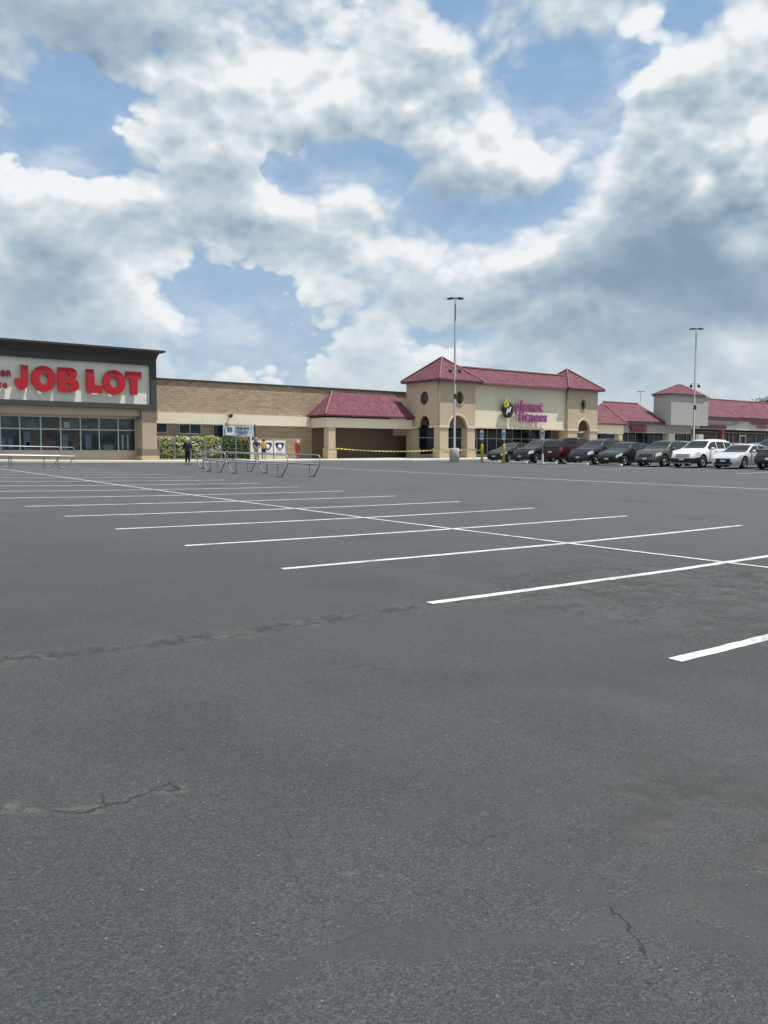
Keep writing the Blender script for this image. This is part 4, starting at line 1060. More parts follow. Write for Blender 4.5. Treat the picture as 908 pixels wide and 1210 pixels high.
    for s_ in (1, -1):
        xm, zm = ws[0]*L+.50, lerp_tab(belt, .36)+.09
        MB().lathe([(0,-.11),(.07,-.09),(.085,0),(.07,.08),(0,.10)], (xm, s_*(w+.075), zm), 10, 'Y').build('mirror', body, root)
        for xh in ((pil[0]-.05)*L, (pil[-1]-.05)*L)[:1 if len(pil) == 1 else 2]:
            zz_ = lerp_tab(belt, xh/L)-.07
            MB().box(xh-.09, xh+.09, s_*w*.985-.012, s_*w*.985+.012, zz_-.015, zz_+.015).build('door_handle', M_CHROME if kind == 'suv' else body, root)
    # shut lines
    for f_ in (ws[1]*.80, pil[0], pil[-1]+.10 if len(pil) > 1 else .61):
        x = f_*L
        for s_ in (1, -1):
            bb = MB(); P_ = [Vector(S(x, j, s_)) for j in (1, 2, 3)]
            for a, c in zip(P_, P_[1:]): bb.add([a+Vector((-.006,.003*s_,0)), a+Vector((.006,.003*s_,0)), c+Vector((.006,.003*s_,0)), c+Vector((-.006,.003*s_,0))], [(0,1,2,3)])
            bb.build('door_seam', M_PLAST, root)
    if rails:
        for s_ in (1, -1):
            MB().tube([(L*.44, s_*w*.66, h*.985), (L*.47, s_*w*.66, h*1.025), (L*.80, s_*w*.66, h*1.015), (L*.84, s_*w*.66, h*.965)], .018, 6).build('roof_rail', M_CHROME, root)
    if kind == 'pickup':
        MB().box(L*.64, L-.06, -w*.80, w*.80, lerp_tab(top, .8)-.0, lerp_tab(top, .8)+.03).build('bed_cover', M_PLAST, root)
    return root
P_MAR = paint('maroon_car_paint', (.055,.009,.015), .2); P_DMAR = paint('dark_plum_car_paint', (.018,.008,.011), .3); P_NAVY = paint('black_blue_car_paint', (.012,.015,.022), .3); P_NAVY2 = paint('dark_navy_car_paint', (.018,.024,.038), .4)
P_GRN = paint('dark_green_black_car_paint', (.010,.014,.015), .3); P_TAU = paint('taupe_grey_car_paint', (.115,.105,.098), .5); P_WHT = paint('white_car_paint', (.74,.75,.75)); P_SIL = paint('silver_car_paint', (.62,.64,.65), .35)
P_RED = paint('red_car_paint', (.35,.03,.045)); P_GRY = paint('grey_car_paint', (.20,.21,.22), .5); P_BLK = paint('black_car_paint', (.010,.011,.013))
SY = lambda n: Y0S+WS*(n+.5)           # centre of stall n
def park(x, n, dy=0): x -= .55; return (x, SY(n)+dy, g(x+2.2, SY(n)+dy)+.005)
make_car('parked_car', 'dark plum hatchback behind the first yellow post', 'car', 'hatch', P_DMAR, park(47.6, 13, .3), H=1.52, L=4.4, W=1.80)
make_car('parked_car', 'black blue SUV with roof rails between the plum hatchback and the maroon pickup', 'car', 'suv', P_NAVY, park(47.3, 12, .1), H=1.72, L=4.75, W=1.88, rails=True)
_p = park(52.9, 11, .15); make_car('pickup_truck', 'maroon pickup truck parked tail out', 'pickup', 'pickup', P_MAR, _p, rz=pi, H=1.84, L=5.4, W=1.92)
make_car('parked_car', 'dark navy SUV with roof rails to the right of the maroon pickup', 'car', 'suv', P_NAVY2, park(47.1, 10, .05), H=1.74, L=4.75, W=1.88, rails=True)
make_car('parked_car', 'low black green car with bright headlights left of the taupe SUV', 'car', 'hatch', P_GRN, park(46.7, 9, .1), H=1.56, L=4.3, W=1.80)
make_car('parked_car', 'taupe grey SUV between the black green car and the white SUV', 'car', 'suv', P_TAU, park(46.9, 8, .05), H=1.66, L=4.5, W=1.83)
make_car('parked_car', 'white SUV with black lower bumper and slotted grille', 'car', 'suv', P_WHT, park(46.8, 7, .1), H=1.69, L=4.62, W=1.86, clad=True, rails=True)
make_car('parked_car', 'silver sedan with a dark six-sided grille beside the white SUV', 'car', 'sedan', P_SIL, park(46.8, 6, .15), H=1.44, L=4.58, W=1.80)
make_car('pickup_truck', 'black pickup truck cut off by the right edge of the photo', 'pickup', 'pickup', P_BLK, park(46.6, 5, .1), H=1.86, L=5.5, W=1.98)
def park2(x, y): return (x, y, g(x+2.2, y)+.005)
make_car('parked_car', 'white SUV whose roof shows behind the slotted-grille SUV', 'car', 'suv', P_WHT, park2(60.5, SY(10)+.4), H=1.76, L=4.8, W=1.9, detail=False)
make_car('parked_car', 'red hatchback showing between the white SUV and the silver sedan', 'car', 'hatch', P_RED, park2(60.5, SY(9)+.5), H=1.46, L=4.3, W=1.78, detail=False)
make_car('parked_car', 'grey sedan whose roof shows above the silver sedan', 'car', 'sedan', P_GRY, park2(66.5, SY(10)-.6), H=1.46, L=4.7, W=1.82, detail=False)
make_car('parked_car', 'grey SUV showing above the black pickup at the right edge', 'car', 'suv', P_GRY, park2(60.5, SY(8)+.2), H=1.74, L=4.7, W=1.88, detail=False)
make_car('parked_car', 'white van-like car showing behind the taupe SUV', 'car', 'suv', P_WHT, park2(60.5, SY(11)+.9), H=1.66, L=4.8, W=1.86, detail=False)

# wheel stops in front of the far stalls
M_STOP = mat('painted_wheel_stop', (.62,.62,.58), .85, bump=(25, .3, .01), var=.15)
def wheel_stop(x, y):
    z = g(x, y)
    o = MB().prism([(x-.13, z), (x-.09, z+.13), (x+.09, z+.13), (x+.13, z)], y-.9, y+.9, 'Y')
    o = MB()
    o.prism([(y-.9, z+.003), (y-.9, z+.11), (y-.84, z+.14), (y+.84, z+.14), (y+.9, z+.11), (y+.9, z+.003)], x-.09, x+.09, 'X')
    r = o.build('wheel_stop', M_STOP, bevel=.02)
    return tag(r, 'low white wheel stop on the ground at the nose of the parked cars', 'wheel stop', 'wheel stops at the front of the parked cars')
for n in (9, 10, 11, 12, 13): wheel_stop(46.5, SY(n))

# ================================================================== lamp poles
M_POLE = mat('bronze_grey_pole', (.13,.13,.125), .5, metal=.3); M_LED = mat('lamp_lens', (.30,.31,.32), .3)
def lamp_pole(label, x, y, ztop, rz, cams=True, base=True, hw=.62):
    z = g(x, y) if base else 0
    t = thing('street_lamp', label, 'street lamp', (x, y, z), rz)
    zt_ = ztop-z
    if base: MB().lathe([(0,-.2),(.38,-.2),(.38,1.02),(.33,1.08),(0,1.08)], (0,0,0), 20).build('concrete_base', M_CONC, t)
    MB().lathe([(.0,1.08),(.20,1.08),(.20,1.12),(.105,1.14),(.060,zt_),(0,zt_)], (0,0,0), 12).build('pole', M_POLE, t)
    MB().box(-.22, .22, -.04, .04, zt_-.02, zt_+.08).build('cross_arm', M_POLE, t)
    for s_ in (1, -1):
        hd = MB().prism([(s_*.20, zt_), (s_*(hw+.0), zt_-.03), (s_*(hw+.02), zt_+.04), (s_*.20, zt_+.11)], -.19, .19, 'Y').build('lamp_head', M_FLASH, t, bevel=.015)
        MB().box(min(s_*.26, s_*(hw-.06)), max(s_*.26, s_*(hw-.06)), -.15, .15, zt_-.055, zt_-.035).build('lens', M_LED, hd)
    if cams:
        zc = zt_*.565
        for s_ in (1, -1):
            br = MB().tube([(0, 0, zc+.18), (s_*.34, 0, zc+.22), (s_*.36, 0, zc+.12)], .028).build('camera_bracket', M_POLE, t)
            MB().lathe([(0,.12),(.10,.12),(.14,.04),(.15,-.03),(.11,-.14),(0,-.19)], (s_*.36, 0, zc), 12).build('dome_camera', M_DARKF, br)
        MB().box(-.10, .10, -.24, -.11, zc-2.2, zc-1.8).build('junction_box', M_DARKF, t)
    return t
lx_, ly_ = gpt(537, 546)
def top_z(px, py, x, y):
    d = ray(px, py); return EYE + d[2]*(x*_s+y*_c)/(d[0]*_s+d[1]*_c)
lamp_pole('tall lamp pole with two flat heads standing before the gym tower', lx_, ly_, top_z(538.5, 353, lx_, ly_), radians(-38), hw=.62)
a_ = .9027; x2_, y2_ = 72.0, 44.9
lamp_pole('tall lamp pole with two flat heads rising behind the parked white SUV', x2_, y2_, top_z(823, 388.5, x2_, y2_), radians(-38), hw=.62)
x3_ = xat(757, 125, 465); lamp_pole('distant short-looking lamp pole seen over the strip mall roof', x3_, 125, zat(757, 462.5, 125), radians(-38), cams=False, base=False, hw=1.0)

# ================================================================== yellow posts, parking signs, tape
M_YELP = mat('yellow_bollard_paint', (.55,.42,.03), .6, bump=(20, .2, .01), var=.15); M_SIGNW = mat('sign_face_white', (.62,.66,.70), .5); M_SIGNB = mat('sign_face_blue', (.06,.14,.34), .5); M_STEEL = mat('galvanised_steel', (.20,.21,.21), .6, metal=.2)
def parking_sign(label, px, x, base_kind):
    y = x/tan(YAW+atan((px-454)/FPX)); z = g(x, y)
    t = thing('parking_sign', label, 'sign', (x, y, z))
    if base_kind == 'post': MB().lathe([(0,-.1),(.10,-.1),(.10,1.32),(.085,1.38),(.04,1.40),(0,1.40)], (0,0,0), 14).build('bollard', M_YELP, t)
    else: MB().lathe([(0,0),(.30,0),(.29,.06),(.10,.20),(.06,.75),(0,.75)], (0,0,0), 14).build('weighted_base', M_STEEL, t)
    MB().tube([(0,0,.7), (0,0,2.42)], .032, 8).build('post', M_STEEL, t)
    pl = MB().box(-.05, -.035, -.17, .17, 1.95, 2.46).build('sign_plate', M_SIGNW, t)
    MB().box(-.056, -.051, -.12, .12, 2.02, 2.26).build('blue_panel', M_SIGNB, pl)
    # wheelchair symbol in white strokes
    sy = MB().lathe([(.018,0),(.0,0)], (-.060, 0, 2.235), 8, 'X')
    sy.tube([(-.060, .0, 2.21), (-.060, .0, 2.13), (-.060, -.05, 2.13), (-.060, -.07, 2.07)], .009, 5)
    for k in range(8):
        a0, a1 = radians(100+k*30), radians(130+k*30); sy.tube([(-.060, .02+.05*cos(a0)*1, 2.10+.045*sin(a0)), (-.060, .02+.05*cos(a1), 2.10+.045*sin(a1))], .007, 5)
    sy.build('wheelchair_symbol', M_SIGNW, pl)
    MB().box(-.05, -.035, -.15, .15, 1.72, 1.90).build('lower_plate', M_SIGNW, t)
    return (x, y, z)
bp = parking_sign('accessible parking sign on the leftmost yellow post, left of the plum hatchback', 569.5, 45.7, 'post')
parking_sign('accessible parking sign on a yellow post in front of the plum hatchback', 595.3, 45.7, 'post')
parking_sign('accessible parking sign on a grey weighted base before the maroon pickup', 641, 45.5, 'base')
def tape_mat():
    def f(T, P, co, c):
        u = T.math('FRACT', T.math('MULTIPLY', T.sep(co)[0], 3.2)); T.put(P.inputs['Base Color'], T.mix(T.math('LESS_THAN', u, .30), (.60,.55,.12), (.12,.11,.05)))
    return mat('caution_tape_plastic', (.6,.55,.1), .5, extra=f)
M_TAPE = tape_mat()
b = MB()
pts = [(xat(392, YA), YA-.05, zat(395, 529.8, YA)), (xat(395, YA), YA-.12, zat(395, 529.8, YA))]
A_ = pts[-1]; B_ = (TX0+.05, YT-.12, zat(520, 531.3, YT)); C_2 = (TX1+.05, YT-.12, zat(560, 530.5, YT)); D_ = (bp[0], bp[1], bp[2]+1.22)
prev = []
for (P0, P1, sag, n) in ((A_, B_, .20, 26), (B_, C_2, .06, 10), (C_2, D_, .22, 18)):
    for i in range(n):
        t_ = i/n; prev.append((P0[0]+(P1[0]-P0[0])*t_, P0[1]+(P1[1]-P0[1])*t_, P0[2]+(P1[2]-P0[2])*t_-4*sag*t_*(1-t_)))
prev.append(D_)
for i, q in enumerate(prev):
    tw = .5*sin(i*.7); b.v += [(q[0], q[1]-.04*sin(tw), q[2]-.05*cos(tw)), (q[0], q[1]+.04*sin(tw), q[2]+.05*cos(tw))]
b.f = [[2*i, 2*i+2, 2*i+3, 2*i+1] for i in range(len(prev)-1)]; b.sm = [True]*len(b.f)
tag(b.build('caution_tape', M_TAPE), 'yellow caution tape strung from the arcade column past the gym tower to the yellow post', 'tape')
# blue bin in the arcade
bx = xat(479.5, 62.3, 538); bz = fl(bx, 62.3)
t = thing('waste_bin', 'dark blue bin standing in the shade of the arcade', 'bin', (bx, 62.3, bz))
M_BBIN = mat('dark_blue_plastic', (.02,.03,.09), .5)
MB().add([(-.35,-.33,0),(.35,-.33,0),(.35,.33,0),(-.35,.33,0),(-.42,-.40,.62),(.42,-.40,.62),(.42,.40,.62),(-.42,.40,.62)], [(0,3,2,1),(4,5,6,7),(0,1,5,4),(1,2,6,5),(2,3,7,6),(3,0,4,7)]).build('bin_body', M_BBIN, t, bevel=.02)
MB().box(-.44, .44, -.42, .42, .622, .68).build('lid', M_BBIN, t, bevel=.02)

# ================================================================== cart corrals
M_TUBE = mat('galvanised_tube', (.20,.21,.22), .45, metal=.5); M_TUBEW = mat('bright_galvanised_tube', (.36,.37,.39), .45, metal=.5)
def corral(label, frames, hi=.98, lo=.56):
    """frames: list of ((x0,y0),(x1,y1)) side rails; each end has a loop: post, foot bar and a tube bent outwards"""
    cx = frames[0][0][0]; cy = frames[0][0][1]
    t = thing('cart_corral', label, 'cart corral', (cx, cy, g(cx, cy)))
    for (p, q) in frames:
        p = Vector((p[0], p[1], 0)); q = Vector((q[0], q[1], 0)); d = (q-p).normalized(); L = (q-p).length
        def P(s, z): v = p+d*s; return (v.x-cx, v.y-cy, z+g(v.x, v.y)-g(cx, cy))
        MB().tube([P(.04, lo-.10), P(0, lo+.04), P(0, hi-.08), P(.10, hi), P(L-.10, hi), P(L, hi-.08), P(L, lo+.04), P(L-.04, lo-.10)], .024, 8).build('top_rail', M_TUBEW, t)
        MB().tube([P(.02, lo), P(L-.02, lo)], .036, 8).build('lower_rail', M_TUBEW, t)
        for s, k in ((0, 1), (L, -1)):
            MB().tube([P(s+k*.03, lo-.05), P(s+k*.42, .08), P(s+k*.50, .035), P(s+k*.82, .035), P(s+k*.84, .10), P(s+k*.84, lo)], .026, 8).build('leg', M_TUBE, t)
            v0 = P(s+k*.66, .03); MB().box(v0[0]-.10, v0[0]+.10, v0[1]-.10, v0[1]+.10, v0[2]-.03, v0[2]+.0).build('foot_plate', M_TUBE, t)
    return t
corral('galvanised tube cart corral nearest to the arcade', [((21.5, 32.0), (21.5, 37.5)), ((19.8, 32.0), (19.8, 37.5))])
corral('galvanised tube cart corral in line behind the nearest one, by the person in dark clothes', [((21.5, 37.75), (21.5, 44.4)), ((19.8, 37.75), (19.8, 40.2))])
corral('bright tube cart corral in front of the discount store windows', [((10.7, 44.6), (14.75, 44.6)), ((11.2, 46.1), (14.5, 46.1))], hi=1.08, lo=.62)
# ================================================================== garden racks and potted plants
M_LEAF = mat('plant_leaf', (.26,.33,.12), .7, var=.5); M_LEAFD = mat('dark_plant_leaf', (.10,.16,.045), .7, var=.5); M_FLW = mat('white_flower', (.66,.66,.52), .7); M_FLY = mat('yellow_flower', (.62,.55,.16), .7); M_FLO = mat('orange_flower', (.50,.17,.04), .7); M_POT = mat('dark_pot', (.05,.04,.035), .7); M_RACK = mat('rack_steel', (.24,.25,.24), .5, metal=.4)
def leaf_cloud(bb, c, r, n, s, rnd, squash=1.0):
    for _ in range(n):
        d = Vector((rnd.gauss(0,1), rnd.gauss(0,1), rnd.gauss(0,1)*squash)).normalized()*r*(rnd.random()**.45)
        p = Vector(c)+Vector((d.x, d.y, abs(d.z) if squash < 1 else d.z))
        a = Vector((rnd.uniform(-1,1), rnd.uniform(-1,1), rnd.uniform(-1,1))).normalized(); b_ = a.cross(Vector((rnd.uniform(-1,1), rnd.uniform(-1,1), rnd.uniform(-1,1)))).normalized()
        q = s*rnd.uniform(.6, 1.3)
        bb.add([p-a*q, p+b_*q*.55, p+a*q, p-b_*q*.55], [(0,1,2,3)])
rnd = random.Random(3)
plant_protos = {}
def plant_proto(kind, v):
    k = (kind, v)
    if k in plant_protos: return plant_protos[k]
    r = random.Random(hash(kind) % 100+v*7 if False else len(plant_protos)*13+5)
    root = thing('potted_plant', 'x', 'plant')
    MB().lathe([(0,0),(.075,0),(.105,.13),(.115,.14),(0,.14)], (0,0,0), 10).build('pot', M_POT, root)
    f = MB(); leaf_cloud(f, (0,0,.21), .20 if kind != 'tall' else .23, 110, .055, r, 1.0); w = f; nf = len(f.f)
    n = {'white': 30, 'yellow': 24, 'tall': 0, 'orange': 26}[kind]
    for _ in range(n):
        a = r.uniform(0, 2*pi); rr = r.uniform(.03, .19); p = (rr*cos(a), rr*sin(a)-.05, .16+r.uniform(0, .24))
        w.lathe([(0,0),(.046,.012),(.048,.03),(0,.045)], p, 6)
    fo = w.build('foliage', [M_LEAF if kind != 'tall' else M_LEAFD, {'white': M_FLW, 'yellow': M_FLY, 'tall': M_FLY, 'orange': M_FLO}[kind]], root, normals=False)
    for pp in fo.data.polygons[nf:] if False else list(fo.data.polygons)[nf:]: pp.material_index = 1
    plant_protos[k] = root
    return root
RK0, RKY = xat(186, 62.0, 530), 62.0
RK1 = xat(294, 62.0, 530)
nr = 6; rw_ = (RK1-RK0)/nr
used = set()
LBL = {'white': 'small green plant with white flowers in a dark pot on the garden racks', 'yellow': 'small green plant with yellow flowers in a dark pot on the garden racks', 'tall': 'dense dark green plant in a dark pot on the right-hand garden racks', 'orange': 'orange flowered plant in a dark pot on top of the last garden rack'}
RLB = ['garden rack beside the store pillar, full of white and yellow flowers', 'garden rack second from the store pillar, full of white flowers', 'garden rack right behind the person in the white cap', 'garden rack of pale flowers in the middle of the row', 'garden rack of dense green plants, left of the orange flowers', 'garden rack at the right end of the row with orange flowers on top']
for i in range(nr):
    x0 = RK0+i*rw_; zf = fl(x0+rw_/2, 62)
    t = thing('garden_rack', RLB[i], 'plant rack', (x0+rw_/2, RKY, zf), 0, 'garden racks along the block wall')
    hw = rw_/2-.04
    for sx in (-1, 1):
        for sy in (-1, 1): MB().box(sx*hw-.02, sx*hw+.02, sy*.26-.02, sy*.26+.02, 0, 1.78).build('post', M_RACK, t)
    lev = [.10, .48, .86, 1.24]
    for z in lev: MB().box(-hw+.02, hw-.02, -.26, .26, z-.025, z).build('shelf', M_RACK, t)
    for li, z in enumerate(lev):
        n = 4
        for k in range(n):
            kind = ('white' if rnd.random() < .68 else 'yellow') if i < 4 else 'tall'
            if i == 5 and li == 3: kind = 'orange' if k > 0 else 'tall'
            pr = plant_proto(kind, rnd.randrange(3))
            if pr not in used: o = pr; used.add(pr)
            else: o = copy_tree(pr)
            o.location = (x0+.24+(rw_-.48)*k/(n-1)+rnd.uniform(-.03,.03), RKY+rnd.uniform(-.10, .0), zf+z+.002)
            s = rnd.uniform(1.0, 1.3); o.scale = (s*1.08, s, s*1.2); o.rotation_euler = (0, 0, rnd.uniform(0, 6.28))
            o['label'] = LBL[kind]; o['group'] = {'white': 'white flowered plants on the racks', 'yellow': 'yellow flowered plants on the racks', 'tall': 'dense green plants on the racks', 'orange': 'orange flowered plants on the racks'}[kind]
for k, pr in plant_protos.items():
    if pr not in used:
        for ch in list(pr.children): bpy.data.objects.remove(ch)
        bpy.data.objects.remove(pr)

# white gate post and dark post by the garden door
def post(name, label, px, ya, yb, Y, w, m_):
    x = xat(px, Y, 530); z0 = fl(x, Y)-.05; z1 = zat(px, ya, Y)
    o = MB().box(x-w, x+w, Y-w, Y+w, z0, z1).lathe([(0,z1-.001),(w*1.5,z1-.001),(w*1.5,z1+.05),(0,z1+.05)], (x, Y, 0), 8).build(name, m_)
    return tag(o, label, 'post')
post('white_post', 'slim white post at the right end of the garden racks', 296.5, 513.5, 543, 61.6, .05, M_WHITE)
post('dark_post', 'tall thin dark post between the banner and the emblem boxes', 301.6, 502.5, 543, 61.2, .045, M_FLASH)

# ================================================================== big boxes with navy emblems
M_NAVYP = mat('navy_print', (.025,.035,.085), .6); M_BOXW = mat('white_carton', (.66,.65,.66), .7, var=.08); M_PALY = mat('pale_yellow_base', (.50,.47,.28), .8, var=.2); M_PINK = mat('pale_pink_print', (.50,.42,.48), .7)
def emblem_box(label, pa, pb):
    Y = 61.7; x0, x1 = xat(pa, Y, 530), xat(pb, Y, 530); zf = fl(x0, Y); w = x1-x0; z0 = zat(pa, 538.6, Y)-zf; z1 = zat(pa, 520.8, Y)-zf
    t = thing('display_box', label, 'display box', ((x0+x1)/2, Y, zf), 0, 'white boxes with navy emblems along the wall')
    MB().box(-w/2, w/2, 0, .9, 0, z0).build('base', M_PALY, t)
    b = MB().box(-w/2+.02, w/2-.02, .02, .88, z0+.002, z1).build('carton', M_BOXW, t, bevel=.015)
    zm = (z0+z1)/2+.16; r = w*.40
    sh = [(-r, zm+.26), (-r*.35, zm+.32), (0, zm+.27), (r*.35, zm+.32), (r, zm+.26), (r*.92, zm+.02), (r*.45, zm-.26), (0, zm-.36), (-r*.45, zm-.26), (-r*.92, zm+.02)]
    e = MB().prism(sh, .010, .018, 'Y').build('emblem', M_NAVYP, t)
    MB().lathe([(0,.001),(r*.45,.001),(r*.45,.007),(0,.007)], (0, 0, zm-.04), 16, 'Y').build('disc', M_BOXW, e)
    MB().box(-r*.8, r*.8, .008, .018, z0+.12, z0+.36).build('printed_band', M_PINK, t)
    for k in range(4):
        x = -w/2+.14+k*(w-.28)/3; MB().prism([(x-.09, .05), (x, .19), (x+.09, .05)], -.01, -.002, 'Y').build('white_chevron', M_BOXW, t)
emblem_box('white box with a navy emblem, first by the dark post behind the two shoppers', 297.5, 309.5)
emblem_box('white box with a navy emblem, middle one, behind the person in yellow', 310.2, 323)
emblem_box('white box with a navy emblem, last one toward the red machine', 324.2, 337.5)

# slim red machine by the wall
Y = 61.9; x = xat(352, Y, 535); zf = fl(x, Y)
M_REDM = mat('red_enamel', (.36,.045,.035), .4, var=.2); M_REDD = mat('dark_red_enamel', (.14,.02,.02), .4)
t = thing('coin_machine', 'slim red stand with a rounded pale top on a small base by the block wall', 'machine', (x, Y, zf))
MB().lathe([(0,0),(.26,0),(.26,.05),(.08,.09),(.06,.42),(0,.42)], (0,0,0), 16).build('stand', M_REDD, t)
MB().lathe([(0,.42),(.14,.42),(.19,.52),(.24,1.15),(.27,1.22),(0,1.22)], (0,0,0), 16).build('cabinet', M_REDM, t)
MB().lathe([(0,1.22),(.20,1.22),(.25,1.35),(.20,1.50),(0,1.52)], (0,0,0), 16).build('globe', mat('pale_red_globe', (.45,.20,.18), .2, coat=.5), t)
MB().lathe([(0,1.521),(.13,1.521),(.10,1.60),(0,1.64)], (0,0,0), 12).build('cap', mat('pale_cap', (.60,.45,.42), .4), t)
MB().box(-.10, .10, -.245, -.20, .78, 1.08).build('coin_plate', M_REDD, t)

# ================================================================== people
def skin_mesh(name, verts, edges, radii, material, parent, sub=2):
    me = bpy.data.meshes.new(name); me.from_pydata([tuple(v) for v in verts], edges, [])
    o = bpy.data.objects.new('tmp', me); COL.objects.link(o)
    o.modifiers.new('s', 'SKIN'); sk = me.skin_vertices[0].data
    for i, r in enumerate(radii):
        sk[i].radius = r if hasattr(r, '__len__') else (r, r)
    sk[0].use_root = True
    ss = o.modifiers.new('u', 'SUBSURF'); ss.levels = sub; ss.render_levels = sub
    bpy.context.view_layer.update()
    m2 = bpy.data.meshes.new_from_object(o.evaluated_get(bpy.context.evaluated_depsgraph_get()))
    bpy.data.objects.remove(o); bpy.data.meshes.remove(me)
    m2.name = name; m2.materials.clear(); m2.materials.append(material)
    for p in m2.polygons: p.use_smooth = True
    r = bpy.data.objects.new(name, m2); COL.objects.link(r); r.parent = parent
    return r
def person(label, x, y, z, rz, shirt, trousers, hair, pose, H=1.75, cap=None, shorts=False, skin_c=(.42,.25,.18)):
    """faces local +y; pose: dict of joint offsets"""
    t = thing('person', label, 'person', (x, y, z), rz)
    k = H/1.75
    J = dict(pelvis=(0,0,.95), waist=(0,0,1.08), chest=(0,.01,1.30), neck=(0,.0,1.47), head0=(0,.015,1.55), head1=(0,.025,1.68),
             shl=(-.175,0,1.41), ell=(-.24,.0,1.13), hal=(-.24,.08,.90), shr=(.175,0,1.41), elr=(.24,0,1.13), har=(.24,.08,.90),
             hpl=(-.09,0,.90), knl=(-.10,.02,.50), anl=(-.10,-.01,.09), tol=(-.11,.15,.03), hpr=(.09,0,.90), knr=(.10,.02,.50), anr=(.10,-.01,.09), tor=(.11,.15,.03))
    J.update(pose)
    J = {a: Vector(v)*k for a, v in J.items()}
    skm = mat('skin_tone', skin_c, .6, var=.1)
    names = ['pelvis','waist','chest','neck','head0','head1','shl','ell','hal','shr','elr','har','hpl','knl','anl','tol','hpr','knr','anr','tor']
    rad = {'pelvis':(.135,.10),'waist':(.125,.095),'chest':(.15,.105),'neck':.055,'head0':.078,'head1':.092,'shl':.058,'ell':.042,'hal':.030,'shr':.058,'elr':.042,'har':.030,'hpl':.082,'knl':.055,'anl':.038,'tol':.032,'hpr':.082,'knr':.055,'anr':.038,'tor':.032}
    E = [('pelvis','waist'),('waist','chest'),('chest','neck'),('neck','head0'),('head0','head1'),('chest','shl'),('shl','ell'),('ell','hal'),('chest','shr'),('shr','elr'),('elr','har'),('pelvis','hpl'),('hpl','knl'),('knl','anl'),('anl','tol'),('pelvis','hpr'),('hpr','knr'),('knr','anr'),('anr','tor')]
    V = [J[n] for n in names]; R_ = [rad[n] if hasattr(rad[n], '__len__') else rad[n] for n in names]
    R_ = [tuple(q*k for q in r) if hasattr(r, '__len__') else r*k for r in R_]
    # nose and hands with five fingers are extra chains of the same surface
    idx = {n: i for i, n in enumerate(names)}; EE = [(idx[a], idx[b]) for a, b in E]
    V.append(J['head0'].lerp(J['head1'], .45)+Vector((0,.105,0))*k); R_.append(.014*k); EE.append((idx['head0'], len(V)-1))
    for h_, e_ in (('hal','ell'),('har','elr')):
        d = (J[h_]-J[e_]).normalized(); s_ = 1 if h_ == 'har' else -1; side = d.cross(Vector((s_,0,0))).normalized()
        palm = J[h_]+d*.075*k; V.append(palm); R_.append((.040*k,.018*k)); pi_ = len(V)-1; EE.append((idx[h_], pi_))
        for q, (o_, ln) in enumerate(((-.030,.062),(-.010,.075),(.010,.070),(.030,.055))):
            V.append(palm+side*o_*k+d*ln*k+Vector((-s_*.015,0,0))*k); R_.append(.009*k); EE.append((pi_, len(V)-1))
        V.append(J[h_]+d*.04*k+side*-.05*k); R_.append(.010*k); EE.append((idx[h_], len(V)-1))
    skin_mesh('body', V, EE, R_, skm, t)
    def sub(names_, edges, f, name, m_):
        ii = {n: i for i, n in enumerate(names_)}
        return skin_mesh(name, [JJ[n] for n in names_], [(ii[a], ii[b]) for a, b in edges], [tuple(q*k*f for q in rad2[n]) if hasattr(rad2[n], '__len__') else rad2[n]*k*f for n in names_], m_, t)
    JJ = dict(J); rad2 = dict(rad)
    JJ['sll'] = J['shl'].lerp(J['ell'], .72 if cap is None else 1.0); JJ['slr'] = J['shr'].lerp(J['elr'], .72 if cap is None else 1.0); rad2['sll'] = rad2['slr'] = .060
    if cap is not None: JJ['cul'] = J['ell'].lerp(J['hal'], .85); JJ['cur'] = J['elr'].lerp(J['har'], .85); rad2['cul'] = rad2['cur'] = .046
    JJ['hem'] = J['pelvis'].lerp(J['waist'], -.35); rad2['hem'] = (.155,.125); rad2['chest'] = (.165,.12); rad2['waist'] = (.145,.115); rad2['shl'] = rad2['shr'] = .072
    JJ['col'] = J['chest'].lerp(J['neck'], .62); rad2['col'] = .075
    nn = ['waist','hem','chest','col','shl','sll','shr','slr']; ee = [('waist','hem'),('waist','chest'),('chest','col'),('chest','shl'),('shl','sll'),('chest','shr'),('shr','slr')]
    if cap is not None: nn += ['cul','cur']; ee += [('sll','cul'),('slr','cur')]
    sub(nn, ee, 1.2, 'shirt', shirt)
    rad2.update({'pelvis':(.145,.115),'hpl':.096,'hpr':.096,'knl':.068,'knr':.068,'cfl':.054,'cfr':.054})
    if shorts:
        JJ['cfl'] = J['hpl'].lerp(J['knl'], .88); JJ['cfr'] = J['hpr'].lerp(J['knr'], .88); rad2['cfl'] = rad2['cfr'] = .088
        sub(['pelvis','hpl','cfl','hpr','cfr'], [('pelvis','hpl'),('hpl','cfl'),('pelvis','hpr'),('hpr','cfr')], 1.1, 'shorts', trousers)
    else:
        JJ['cfl'] = J['knl'].lerp(J['anl'], .92); JJ['cfr'] = J['knr'].lerp(J['anr'], .92)
        sub(['pelvis','hpl','knl','cfl','hpr','knr','cfr'], [('pelvis','hpl'),('hpl','knl'),('knl','cfl'),('pelvis','hpr'),('hpr','knr'),('knr','cfr')], 1.15, 'trousers', trousers)
    shoe = mat('dark_shoe', (.03,.028,.025), .6)
    for a, b_ in (('anl','tol'),('anr','tor')):
        p = J[a]; q = J[b_]; d = (q-p); d.z = 0
        m0 = Vector((p.x, p.y, .045*k))-d*.25
        skin_mesh('shoe', [m0, m0+d*.7, m0+d*1.45], [(0,1),(1,2)], [(.05*k,.055*k),(.052*k,.048*k),(.038*k,.030*k)], shoe, t, 2)
